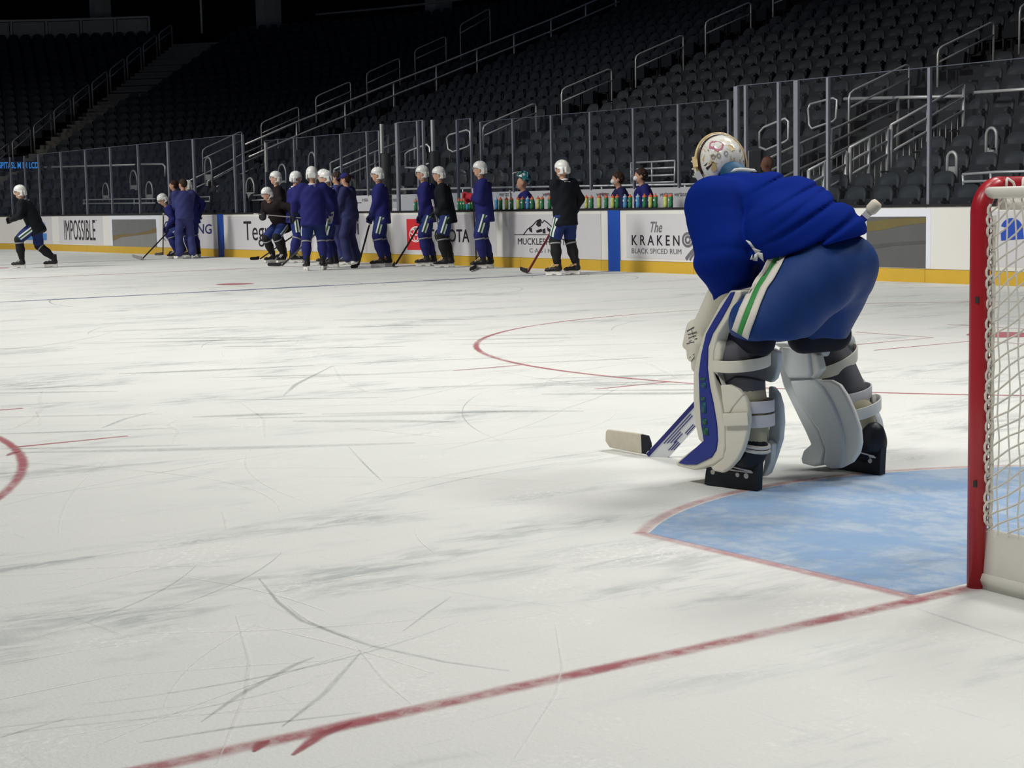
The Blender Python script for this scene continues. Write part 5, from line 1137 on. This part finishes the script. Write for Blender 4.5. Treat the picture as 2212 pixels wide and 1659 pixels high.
# jersey
RGT, UPV = RM[0], RM[1]; c0 = at(1650, 470, 7.3)
def folds(P):
    q = P-c0; r = q @ RGT; u = q @ UPV; m_ = 1/(1+np.exp(-(r+0.03)*28))
    ph = 62*(-u+0.34*r+0.35*r*r)+1.6*np.sin(5*r+3*u)+0.8*np.sin(11*u)
    f = (0.006*np.sin(ph*0.5+0.7)-0.017*np.exp(-(np.sin(ph*0.5)/0.36)**2))*m_*(0.6+0.4*np.sin(7*r-4*u+0.6))
    f = f-0.009*np.exp(-(np.sin(ph*0.31+2.0+2.2*r)/0.24)**2)*m_
    sl = (0.005*np.sin(34*(u+0.25*r)+2*np.sin(9*r))-0.010*np.exp(-(np.sin(17*(u-0.5*r)+3*np.sin(4*r))/0.32)**2))*(1-m_)*np.clip(-u*3+0.15, 0, 1)
    return f+sl
tor = un(0.06, cone(gp(1592, 452, 7.42), gp(1700, 476, 7.22), 0.165, 0.185, (1, 0, 0), 1.10), cone(gp(1700, 476, 7.22), gp(1782, 512, 7.02), 0.185, 0.158, (1, 0, 0), 1.08), cone(gp(1690, 512, 7.04), gp(1782, 520, 6.97), 0.165, 0.158), ell(gp(1545, 435, 7.24), (0.125, 0.13, 0.11)), ell(gp(1660, 425, 7.62), (0.13, 0.13, 0.11)))
nh = nrm(-0.26*RGT+0.96*UPV); tor = cut(tor, at(1762, 536, 7.0), nh, 0.012)
slL = cut(un(0.05, cone(gp(1541, 450, 7.20), gp(1565, 558, 7.08), 0.125, 0.118), cone(gp(1565, 558, 7.08), gp(1582, 650, 7.22), 0.116, 0.082), cone(gp(1608, 545, 7.16), gp(1612, 612, 7.2), 0.085, 0.05)), at(1566, 641, 7.2), nrm(UPV-0.40*RGT), 0.01)
slR = un(0.05, cone(gp(1665, 435, 7.62), gp(1610, 545, 7.72), 0.12, 0.11), cone(gp(1610, 545, 7.72), gp(1640, 630, 7.68), 0.11, 0.075))
jer = soft('jersey', disp(un(0.014, tor, slL, slR), folds), 0.0085, jg, gk, GB)
patch('collar_tag', jer, [resample([(1578, 371), (1600, 368), (1636, 371)], 8), resample([(1586, 364), (1600, 362), (1630, 365)], 8)], whitem, 0.004)
for Q in (([(1618, 561), (1623, 553)], [(1626, 561), (1628, 549)]), ([(1629, 561), (1633, 548)], [(1638, 562), (1640, 543)]), ([(1641, 553), (1640, 543)], [(1651, 563), (1649, 546)]), ([(1614, 518), (1622, 521)], [(1627, 534), (1634, 536)]), ([(1627, 534), (1634, 536)], [(1634, 545), (1647, 541)])):
    patch('side_mark', jer, [resample(Q[0], 3), resample(Q[1], 3)], whitem, 0.004)
# pants
pn = un(0.05, cone(gp(1790, 560, 7.06), gp(1815, 575, 7.06), 0.14, 0.148, (1, 0, 0), 1.05), cone(gp(1780, 588, 6.96), gp(1650, 702, 6.93), 0.155, 0.143), cone(gp(1815, 590, 7.14), gp(1778, 700, 7.40), 0.150, 0.120), cone(gp(1745, 630, 7.02), gp(1682, 705, 7.02), 0.13, 0.125))
pn = cut(cut(pn, at(1640, 737, 6.95), nrm(0.17*RGT+0.98*UPV), 0.01), at(1790, 733, 7.4), nrm(-0.05*RGT+UPV), 0.01)
pants = soft('pants', disp(pn, lambda P: 0.006*np.sin(((P-c0) @ UPV)*22+((P-c0) @ RGT)*26)*np.sin(((P-c0) @ RGT)*15+0.5)), 0.012, pg, gk, GB)
Lq = resample([(1657, 560), (1646, 584), (1633, 600), (1620, 625), (1600, 666), (1584, 712)], 22); Rq = resample([(1701, 549), (1688, 577), (1673, 604), (1659, 622), (1643, 659), (1625, 707), (1617, 731)], 22)
band = lambda a, b, n=4: [[tuple(Lq[i]+(Rq[i]-Lq[i])*(a+(b-a)*k/(n-1))) for k in range(n)] for i in range(22)]
patch('stripe', pants, band(0.0, 0.33), whites); patch('stripe', pants, band(0.33, 0.62), greeng); patch('stripe', pants, band(0.62, 1.0), whites)
rag = mat('pants_liner', srgb(16, 18, 34), 0.8)
soft('pants_liner', cone(onx(1598, 728, -0.25), onx(1645, 738, -0.26), 0.055, 0.06), 0.014, rag, gk, GB)
soft('pants_liner', cone(gp(1735, 730, 7.40), gp(1803, 722, 7.48), 0.07, 0.075), 0.014, rag, gk, GB)
# near leg pad ------------------------------------------------------
XO, XI = -0.36, -0.10
front = [(1577, 627), (1555, 655), (1537, 690), (1519, 722), (1506, 765), (1497, 808), (1497, 865), (1501, 915), (1508, 949), (1516, 957), (1490, 975), (1459, 1000), (1462, 1007)]
rear = [(1500, 1016), (1540, 1004), (1562, 990), (1566, 960), (1564, 915), (1556, 873), (1546, 835), (1540, 800), (1541, 760), (1551, 722), (1572, 690), (1600, 640), (1600, 628)]
lp = pxp('leg_pad', front+rear, XO, XI-XO, padc, gk, 0.014); lp['label'] = 'cream white leg pad with blue side stripe'
pxp('pad_stripe', [(1577, 632), (1560, 659), (1541, 690), (1524, 721), (1513, 768), (1508, 808), (1510, 864), (1513, 916), (1519, 952), (1492, 976), (1464, 1000), (1480, 1004), (1503, 1004), (1536, 988), (1546, 972), (1549, 950), (1547, 915), (1540, 873), (1532, 836), (1527, 796), (1528, 750), (1538, 721), (1557, 690), (1576, 655), (1586, 630)], XO-0.006, 0.012, padb, lp, 0.003, 1)
teal = mat('print_teal', srgb(34, 88, 110), 0.5); pgn = mat('print_green', srgb(38, 92, 78), 0.5)
for (u0, v0, u1, v1), m in (((1512, 815, 1523, 822), pgn), ((1514, 826, 1524, 838), teal), ((1513, 857, 1522, 866), pgn), ((1514, 869, 1524, 893), teal), ((1516, 904, 1526, 918), pgn), ((1517, 924, 1529, 940), pgn), ((1518, 920, 1521, 925), teal)):
    pxp('printed_shape', [(u0, v0), (u1, v0+1), (u1+1, v1), (u0+1, v1-1)], XO-0.0085, 0.004, m, lp, 0)
pxp('pad_edge', [(1541, 800), (1549, 806), (1556, 830), (1563, 880), (1567, 916), (1568, 970), (1556, 992), (1532, 1008), (1545, 1012), (1570, 990), (1577, 960), (1576, 916), (1570, 876), (1562, 838), (1552, 812)], XO+0.01, 0.05, padw, lp, 0.006)
pxp('knee_block', [(1537, 727), (1549, 733), (1557, 752), (1555, 780), (1546, 797), (1529, 800), (1527, 770), (1530, 742)], XO+0.005, 0.07, padc, lp, 0.015)
pxp('calf_flap', [(1556, 832), (1573, 831), (1592, 840), (1606, 855), (1613, 870), (1616, 902), (1614, 926), (1610, 949), (1603, 972), (1592, 993), (1574, 1013), (1560, 1022), (1541, 1018), (1534, 1010), (1556, 992), (1566, 972), (1566, 916), (1562, 878)], XO+0.004, 0.026, padc, lp, 0.010)
pxp('flap_seam', [(1556, 832), (1573, 831), (1592, 840), (1604, 853), (1582, 880), (1575, 893), (1564, 893), (1560, 870)], XO-0.001, 0.02, padc, lp, 0.006)
pxp('inner_wing', [(1659, 834), (1668, 836), (1679, 850), (1687, 878), (1689, 913), (1686, 949), (1675, 984), (1661, 1022), (1650, 1030), (1652, 1000), (1657, 960), (1660, 925), (1658, 878)], XI-0.02, 0.026, padg, lp, 0.011)
pxp('inner_wing', [(1660, 950), (1668, 960), (1664, 1000), (1650, 1028), (1645, 1030), (1650, 1000), (1654, 960)], XI-0.05, 0.03, padw, lp, 0.008)
pxp('knee_wing', [(1656, 757), (1668, 752), (1682, 760), (1680, 796), (1674, 818), (1664, 827), (1650, 823), (1651, 795)], XI-0.02, 0.026, padg, lp, 0.010)
def strap(P, wd, m, parent, name='strap', th=0.007):
    mb = MB(); P = [np.array(p)-GB for p in P]; V = []; F = []
    for i, p in enumerate(P):
        a = P[max(i-1, 0)]; b = P[min(i+1, len(P)-1)]; t_ = nrm(b-a); up = np.array((0, 0, 1.0)); up = nrm(up-(up @ t_)*t_); n_ = np.cross(t_, up); w_ = wd[i] if hasattr(wd, '__len__') else wd
        V += [p+up*w_/2-n_*th/2, p+up*w_/2+n_*th/2, p-up*w_/2+n_*th/2, p-up*w_/2-n_*th/2]
    for i in range(len(P)-1): a = 4*i; F += [(a+j, a+(j+1) % 4, a+4+(j+1) % 4, a+4+j) for j in range(4)]
    k = 4*(len(P)-1); F += [(3, 2, 1, 0), (k, k+1, k+2, k+3)]
    o = obj(name, mesh(name, V, F, m), parent); fixnormals(o.data); bevel(o.data, 0.0025, 2); o.data.polygons.foreach_set('use_smooth', [True]*len(o.data.polygons)); return o
XA, XB = XO-0.004, XI-0.01
def between(u0, v0, u1, v1, n_=7, bulge=0.05, xa=XO-0.004, xb=XI-0.01):
    a = onx(u0, v0, xa); b = onx(u1, v1, xb); return [a+(b-a)*t_+np.array((0, -bulge*math.sin(math.pi*t_), 0.0)) for t_ in np.linspace(0, 1, n_)]
strap([onx(1563, 907, XO-0.008), onx(1590, 906, XO-0.01), onx(1616, 905, XO-0.006)], 0.054, padc, lp)
def wrap(u, v, xc, rr, wd, m, parent, a0=185, a1=360, tilt=0.0, end=0.03):
    """strap round the back of a leg, from pad edge to pad edge"""
    c = onx(u, v, xc); P = []
    for q in np.linspace(math.radians(a0), math.radians(a1), 26): P.append(c+np.array((rr*math.cos(q), rr*math.sin(q)*0.95, tilt*math.cos(q))))
    P = [P[0]+np.array((-0.005, end, 0))]+P+[P[-1]+np.array((0.005, end, 0))]; return strap(P, wd, m, parent)
wrap(1622, 905, -0.23, 0.100, 0.052, strapw, lp); wrap(1622, 875, -0.23, 0.098, 0.050, strapw, lp); wrap(1604, 781, -0.24, 0.118, 0.050, padc, lp, tilt=0.014, end=0.06)
# near leg between the flaps
kk = [onx(1602, 770, -0.24), onx(1612, 845, -0.24), onx(1625, 905, -0.24), onx(1629, 975, -0.25)]
soft('knee_guard', un(0.02, cone(kk[0], kk[1], 0.098, 0.082), cone(onx(1568, 800, -0.18), onx(1580, 830, -0.18), 0.05, 0.045)), 0.013, kneeg, gk, GB)
soft('shin_cuff', cone(kk[1]+(0, 0, -0.005), kk[1]+(kk[2]-kk[1])*0.25, 0.083, 0.08), 0.013, beige, gk, GB); soft('sock', un(0.02, cone(kk[1], kk[2], 0.07, 0.062), cone(kk[2], kk[3], 0.062, 0.055)), 0.013, beige, gk, GB)
patch('guard_band', next(o for o in gk.children if o.name.startswith('knee_guard')), [resample([(1566, 826), (1590, 812), (1620, 815), (1648, 822)], 8), resample([(1568, 829), (1590, 815), (1620, 818), (1648, 825)], 8)], kneek, 0.003)
# goalkeeper skates
gsk = mat('goalie_boot', srgb(24, 28, 38), 0.45, var=0.15)
def gskate(heel, toe, ank, atop):
    heel = np.array(heel, float); toe = np.array(toe, float); f = nrm(toe-heel); sd = np.array((-f[1], f[0], 0)); L = np.linalg.norm(toe-heel); o0 = heel-GB; o0[2] = 0
    e = bpy.data.objects.new('skate', None); COL.objects.link(e); e.parent = gk; R = np.stack([f, sd, (0, 0, 1)], 1); place(e, R, o0)
    mb = MB(); w_ = 0.036
    mb.prism([(0.0, 0.004), (L, 0.004), (L-0.006, 0.05), (L-0.02, 0.115), (0.1, 0.105), (-0.008, 0.125), (-0.002, 0.05)], (0, -w_/2, 0), (1, 0, 0), (0, 0, 1), (0, 1, 0), w_)
    for x_, r_ in ((0.055, 0.012), (0.10, 0.010), (L-0.045, 0.011)):
        for sgn in (-1, 1): MB().tube([(x_, sgn*(w_/2-0.002), 0.062), (x_, sgn*(w_/2+0.002), 0.062)], r_, 10).build('rivet', lacem, e)
    o = mb.build('cowling', gsk, e); fixnormals(o.data)
    MB().box((L/2, 0, 0.003), (L*0.98, 0.004, 0.008)).build('blade', bladem, e)
    al = R.T @ (np.array(ank)-heel*(1, 1, 0)); b_ = un(0.03, cone((0.06, 0, 0.145), (L-0.04, 0, 0.135), 0.050, 0.048), cone((0.035, 0, 0.12), (0.05, 0, 0.185), 0.038, 0.048), cone((0.06, 0, 0.14), R.T @ (np.array(atop)-heel*(1, 1, 0)), 0.058, 0.060)); b_ = cut(b_, (0, 0, 0.10), (0, 0, 1)); V, Q = surf(b_, 0.013); obj('boot', mesh_np('boot', V, Q, gsk), e)
    lc = MB(); c = R.T @ (np.array(atop)-heel*(1, 1, 0))
    for z in (0.0, 0.018): lc.tube([c+np.array((0.064*math.cos(q)+0.0, 0.064*math.sin(q), z+0.012*math.cos(q))) for q in np.linspace(0, 2*math.pi, 15)[:-1]], 0.008, 6, closed=True)
    lc.tube([(0.11, 0.058, 0.22), (0.13, 0.062, 0.16), (0.10, 0.05, 0.10), (0.02, 0.03, 0.085)], 0.004, 5); lc.tube([(0.02, 0.022, 0.08), (L*0.6, 0.024, 0.083), (L*0.95, 0.02, 0.10)], 0.004, 5)
    lc.build('laces', lacem, e, True)
gskate(onz(1641, 1061), onz(1527, 1047), an[0], onx(1629, 968, -0.25)); gskate(onz(1906, 1027), onz(1795, 1010), an[1], onx(1866, 945, 0.44))
# far leg pad -------------------------------------------------------
FO, FI = 0.28, 0.56
fp = pxp('leg_pad', [(1681, 750), (1682, 800), (1691, 835), (1718, 891), (1738, 932), (1750, 960), (1734, 974), (1729, 990), (1731, 1002), (1757, 1008), (1774, 1002), (1781, 971), (1768, 932), (1742, 893), (1722, 860), (1709, 823), (1700, 798), (1692, 757)], FO, FI-FO, padg, gk, 0.014); fp['label'] = 'leg pad seen from its inner side, grey shade painted in'
pxp('knee_wing', [(1684, 749), (1728, 755), (1746, 760), (1752, 812), (1740, 817), (1701, 817), (1691, 796)], FO-0.03, 0.04, padg, fp, 0.015)
pxp('knee_wing', [(1738, 757), (1766, 766), (1774, 798), (1757, 819), (1744, 815)], FO-0.015, 0.04, padw, fp, 0.012)
pxp('knee_wing', [(1667, 742), (1690, 742), (1762, 748), (1775, 762), (1770, 772), (1728, 760), (1684, 752)], FO+0.01, 0.06, padg, fp, 0.010)
pxp('calf_wing', [(1705, 823), (1759, 821), (1778, 838), (1796, 868), (1812, 905), (1822, 945), (1824, 990), (1814, 1012), (1791, 1013), (1777, 1002), (1781, 971), (1767, 932), (1741, 893), (1720, 860)], FO-0.03, 0.028, padg, fp, 0.012)
pxp('calf_wing', [(1757, 821), (1793, 821), (1812, 831), (1826, 852), (1841, 884), (1855, 925), (1858, 956), (1853, 979), (1839, 999), (1814, 1012), (1806, 1008), (1818, 985), (1816, 945), (1806, 905), (1790, 868), (1774, 840)], FO-0.018, 0.026, padw, fp, 0.011)
pxp('outer_wing', [(1841, 812), (1855, 821), (1866, 843), (1868, 870), (1882, 880), (1894, 909), (1900, 942), (1901, 962), (1896, 972), (1890, 950), (1880, 905), (1868, 876), (1858, 855), (1846, 835)], FI+0.0, 0.04, padg, fp, 0.003, 1)
soft('knee_guard', un(0.02, cone(onx(1784, 750, 0.43), onx(1838, 850, 0.44), 0.092, 0.075)), 0.013, kneeg, gk, GB); soft('sock', un(0.02, cone(onx(1838, 850, 0.44), onx(1858, 905, 0.44), 0.066, 0.06), cone(onx(1858, 905, 0.44), an[1], 0.06, 0.052)), 0.013, kneek, gk, GB)
soft('shin_liner', cone(onx(1855, 890, 0.43), onx(1868, 945, 0.43), 0.068, 0.060), 0.011, beige, gk, GB)
wrap(1838, 850, 0.44, 0.092, 0.048, strapw, fp, 190, 350, 0.022, 0.02); wrap(1852, 880, 0.44, 0.105, 0.050, padw, fp, 190, 350, 0.03, 0.02); wrap(1800, 778, 0.43, 0.108, 0.052, padc, fp, 190, 350, 0.05, 0.02)
pxp('strap_end', [(1877, 850), (1882, 852), (1887, 872), (1881, 876), (1877, 868)], 0.50, 0.03, padw, fp, 0.006)
pxp('knee_tab', [(1806, 724), (1818, 720), (1831, 728), (1835, 745), (1832, 762), (1820, 772), (1812, 758), (1806, 740)], 0.50, 0.05, padg, fp, 0.012)
# catching glove hanging in front of the near pad
glc = mat('glove_cream', srgb(214, 210, 196), 0.6, var=0.06, scale=14); scr = mat('glove_print', srgb(70, 66, 72), 0.6)
g_ = un(0.025, ell(gp(1520, 735, 7.52), (0.075, 0.07, 0.105)), cone(gp(1570, 612, 7.23), gp(1534, 700, 7.47), 0.062, 0.07), cone(gp(1500, 720, 7.5), gp(1496, 770, 7.52), 0.035, 0.026), cone(gp(1508, 745, 7.46), gp(1503, 792, 7.48), 0.032, 0.022), cone(gp(1520, 755, 7.46), gp(1514, 800, 7.48), 0.030, 0.022), cone(gp(1532, 755, 7.48), gp(1528, 802, 7.5), 0.028, 0.02), cone(gp(1498, 705, 7.54), gp(1484, 745, 7.56), 0.03, 0.022))
cg_ = soft('catching_glove', g_, 0.011, glc, gk, GB)
for a_, b_ in (((1485, 715), (1500, 706)), ((1487, 722), (1506, 716)), ((1488, 730), (1504, 724)), ((1490, 737), (1506, 731)), ((1494, 712), (1499, 730)), ((1484, 742), (1500, 738)), ((1491, 772), (1500, 764)), ((1494, 780), (1501, 770))):
    patch('printed_line', cg_, [[a_, b_], [(a_[0], a_[1]+1.6), (b_[0], b_[1]+1.6)]], scr, 0.002, thick=0.002)
soft('blocker', un(0.02, rbox(gp(1650, 665, 7.66), (0.10, 0.05, 0.16), None, 0.02), cone(gp(1645, 660, 7.6), gp(1648, 700, 7.62), 0.05, 0.045)), 0.015, glc, gk, GB)
# mask --------------------------------------------------------------
mm = bpy.data.materials.new('mask_paint'); mm.use_nodes = True; n = mm.node_tree.nodes; L = mm.node_tree.links; tc = n.new('ShaderNodeTexCoord'); wv = n.new('ShaderNodeTexNoise'); wv.inputs['Scale'].default_value = 14; wv.inputs['Distortion'].default_value = 2.0; L.new(tc.outputs['Object'], wv.inputs['Vector'])
rp = n.new('ShaderNodeValToRGB'); L.new(wv.outputs['Fac'], rp.inputs['Fac']); rp.color_ramp.interpolation = 'CONSTANT'
for pos, c in ((0.0, srgb(120, 110, 96)), (0.33, srgb(214, 206, 188)), (0.40, srgb(226, 226, 220)), (0.58, srgb(212, 196, 160)), (0.66, srgb(150, 140, 120)), (0.70, srgb(222, 222, 216))):
    e = rp.color_ramp.elements.new(pos) if pos else rp.color_ramp.elements[0]; e.color = (*c, 1)
L.new(rp.outputs['Color'], n['Principled BSDF'].inputs['Base Color']); n['Principled BSDF'].inputs['Roughness'].default_value = 0.18
gold = mat('mask_gold', srgb(206, 180, 128), 0.3, var=0.1, scale=20); mdark = mat('mask_dark', srgb(54, 34, 34), 0.4, var=0.2, scale=30); pink = mat('mask_pink', srgb(188, 112, 140), 0.3, var=0.2, scale=30)
hd = nrm((0.36, 0.88, -0.27)); HRg = frame(hd, (0, 0, 1)); hcm = gp(1557, 352, 7.52)
me_h = obj('goalkeeper_mask', bpy.data.meshes.new('goalkeeper_mask'), gk)
shell = sub(cut(ell((0, 0, 0), (0.15, 0.118, 0.135)), (-0.005, 0, 0), (1, 0, 0.1), 0.008), ell((0.01, 0, -0.01), (0.125, 0.098, 0.115))); V, Q = surf(shell, 0.009)
bpy.data.objects.remove(me_h); mk_o = obj('goalkeeper_mask', mesh_np('goalkeeper_mask', V, Q, mm), gk); place(mk_o, HRg, hcm-GB)
bpS = sub(cut(cut(ell((0.0, 0, 0.0), (0.122, 0.104, 0.122)), (0.012, 0, 0), (-1, 0, 0), 0.006), (0, 0, -0.085), (0, 0, 1), 0.006), ell((-0.09, 0.0, -0.105), (0.06, 0.05, 0.05))); V, Q = surf(bpS, 0.008); bpo = obj('back_plate', mesh_np('back_plate', V, Q, mm), mk_o)
MB().tube([(-0.004+0.013*math.sin(q)*0, 0.117*math.cos(q), 0.134*math.sin(q)) for q in np.linspace(-0.55, math.pi+0.55, 30)], 0.0075, 8).build('rim', gold, mk_o, True)
MB().tube([(-0.016, 0.106*math.cos(q), 0.122*math.sin(q)) for q in np.linspace(-0.45, math.pi+0.45, 30)], 0.006, 6).build('rim_dark_band', mdark, mk_o, True)  # dark brown line just inside the gold rim
cg2 = MB()
for i in range(6): yv = -0.075+0.03*i; cg2.tube([(0.11, yv, 0.05), (0.165, yv*0.8, 0.0), (0.14, yv*0.7, -0.08)], 0.004, 5)
for i in range(4): z = 0.04-0.035*i; cg2.tube([(0.10, -0.10, z), (0.165, 0, z), (0.10, 0.10, z)], 0.004, 5)
cg2.build('cage', steel, mk_o)
ca, cb = HRg.T @ (at(1504, 372, 7.46)-hcm), HRg.T @ (at(1521, 400, 7.46)-hcm); MB().bar(ca, cb, 0.028, 0.012, up=tuple(HRg.T @ (CAM-hcm))).build('chin_plate', padw, mk_o)
ca, cb = HRg.T @ (at(1500, 340, 7.5)-hcm), HRg.T @ (at(1503, 362, 7.48)-hcm); MB().bar(ca, cb, 0.022, 0.015, up=tuple(HRg.T @ (CAM-hcm))).build('strap_clip', gold, mk_o)
def mdecal(Q, m, name='painted_shape'):
    c = np.mean(Q, 0); bv = BVHTree.FromPolygons([tuple(v.co) for v in bpo.data.vertices], [tuple(p.vertices) for p in bpo.data.polygons]); Ri = HRg.T; org = Ri @ (CAM-hcm); V = []
    for u, v in Q:
        d = Ri @ nrm(ray(u, v)); h = bv.ray_cast(Vector(org), Vector(d))
        if h[0] is None: return
        V.append(np.array(h[0])-d*0.003)
    obj(name, mesh(name, V, [tuple(range(len(V)))], m), mk_o)
mdecal([(1533, 309), (1545, 304), (1556, 306), (1564, 312), (1560, 322), (1550, 327), (1540, 322), (1531, 320)], pink); mdecal([(1516, 345), (1523, 332), (1520, 350)], gold); mdecal([(1572, 312), (1582, 314), (1588, 324), (1580, 326)], gold)
mdecal([(1538, 352), (1545, 354), (1549, 366), (1541, 372), (1535, 366)], gold); mdecal([(1584, 340), (1600, 345), (1600, 356), (1588, 352)], gold); mdecal([(1524, 363), (1542, 348), (1538, 356), (1528, 368)], mdark); mdecal([(1520, 358), (1529, 350), (1524, 358)], mdark)
grey2 = mat('mask_grey', srgb(150, 150, 150), 0.3)
for cx, cy in ((1540, 338), (1552, 336), (1568, 331)):
    Qd = disc(cx, cy, 5, 6, 12)
    for a_, b_ in zip(Qd, Qd[1:]+Qd[:1]): mdecal([a_, b_, (cx+(b_[0]-cx)*0.6, cy+(b_[1]-cy)*0.6), (cx+(a_[0]-cx)*0.6, cy+(a_[1]-cy)*0.6)], grey2)
tealn = mat('neck_teal', srgb(28, 78, 112), 0.6, var=0.2, scale=20)
soft('neck_guard', un(0.02, cone(gp(1578, 370, 7.46), gp(1590, 388, 7.42), 0.055, 0.07), ell(gp(1578, 366, 7.42), (0.045, 0.045, 0.035))), 0.012, tealn, gk, GB)
# ------------------------------------------------------------------ goalkeeper stick
hl = onz(1400, 982, 0.01); bt = at(1893, 441, 7.55); dS = nrm(bt-hl); Ls = np.linalg.norm(bt-hl); toe = onz(1311, 966, 0.01)
gs = thing('goalkeeper_stick', 'white and blue goalkeeper stick with taped blade on the ice', 'hockey stick', (hl[0], hl[1], 0)); o0 = np.array((hl[0], hl[1], 0))
toC = nrm(CAM-hl); wid = nrm(np.cross(dS, toC)); wid = -wid if wid @ RGT < 0 else wid; nf = nrm(np.cross(wid, dS)); nf = nf if nf @ toC > 0 else -nf
stw = mat('stick_gloss_white', srgb(224, 226, 230), 0.3, var=0.02, spec=0.5); stb = mat('stick_navy', srgb(44, 44, 120), 0.4); tap = mat('blade_tape_cream', srgb(204, 196, 178), 0.8, var=0.12, scale=25)
Rs = np.stack([wid, dS, nf], 1)
def sbox(name, a0_, a1_, b0, b1, lift, th, m, bev=0.0):
    mb = MB().prism([(a0_, b0), (a1_, b0), (a1_, b1), (a0_, b1)], hl-o0+nf*lift, wid, dS, nf, th); me = mesh(name, mb.V, mb.F, m); bevel(me, bev) if bev else fixnormals(me); return obj(name, me, gs)
me_p = MB().prism([(-0.012, 0.0), (0.02, -0.012), (0.055, 0.0), (0.075, 0.03), (0.082, 0.08), (0.082, 0.62), (0.05, 0.70), (0.022, 0.72), (-0.010, 0.72), (-0.010, 0.1)], hl-o0-nf*0.012, wid, dS, nf, 0.024)
pm = mesh('paddle', me_p.V, me_p.F, stw); bevel(pm, 0.005); pad_o = obj('paddle', pm, gs)
sbox('paddle_stripe', -0.009, 0.010, 0.0, 0.42, 0.0125, 0.002, stb)
for i in range(4): sbox('paddle_line', 0.018+0.011*i, 0.022+0.011*i, 0.10+0.012*i, 0.30-(0.10 if i > 1 else 0.0), 0.0125, 0.002, stb)
for i in range(3): sbox('paddle_line', 0.056+0.009*i, 0.060+0.009*i, 0.09+0.01*i, 0.155, 0.0125, 0.002, stb)
for i in range(2): sbox('paddle_line', 0.060+0.010*i, 0.064+0.010*i, 0.21, 0.27, 0.0125, 0.002, stb)
for i in range(5): sbox('paddle_line', 0.020+0.011*i, 0.023+0.011*i, 0.33, 0.40, 0.0125, 0.002, stb)
MB().bar(hl-o0+dS*0.70, bt-o0, 0.024, 0.032, up=tuple(wid)).build('shaft', stw, gs)
for a_, b_, m in ((0.115, 0.075, stb), (0.07, 0.045, tapew), (0.16, 0.13, stb)): MB().bar(bt-o0-dS*a_, bt-o0-dS*b_, 0.027, 0.035, up=tuple(wid)).build('grip_band', m, gs)
MB().tube([bt-o0-dS*0.05, bt-o0-dS*0.035, bt-o0, bt-o0+dS*0.012], [0.018, 0.028, 0.028, 0.02], 12).build('butt_knob', tap, gs, True)
e_ = nrm(toe-hl); Lb = np.linalg.norm(toe-hl); upb = np.array((0, 0, 1.0)); nb = nrm(np.cross(e_, upb)); nb = nb if nb @ toC > 0 else -nb
bl = MB().prism([(0.0, 0.0), (Lb*0.9, 0.004), (Lb, 0.03), (Lb*0.99, 0.075), (Lb*0.95, 0.088), (0.03, 0.093), (0.0, 0.092), (-0.018, 0.06), (-0.022, 0.004)], hl-o0-nb*0.010, e_, upb, nb, 0.016); bm_ = mesh('blade', bl.V, bl.F, kneek); bevel(bm_, 0.004); obj('blade', bm_, gs)
bt2 = MB().prism([(0.040, -0.001), (Lb*0.9, 0.003), (Lb*1.005, 0.03), (Lb*0.995, 0.077), (Lb*0.955, 0.091), (0.045, 0.096)], hl-o0-nb*0.012, e_, upb, nb, 0.021); bm2 = mesh('blade_tape', bt2.V, bt2.F, tap); bevel(bm2, 0.005); obj('blade_tape', bm2, gs)
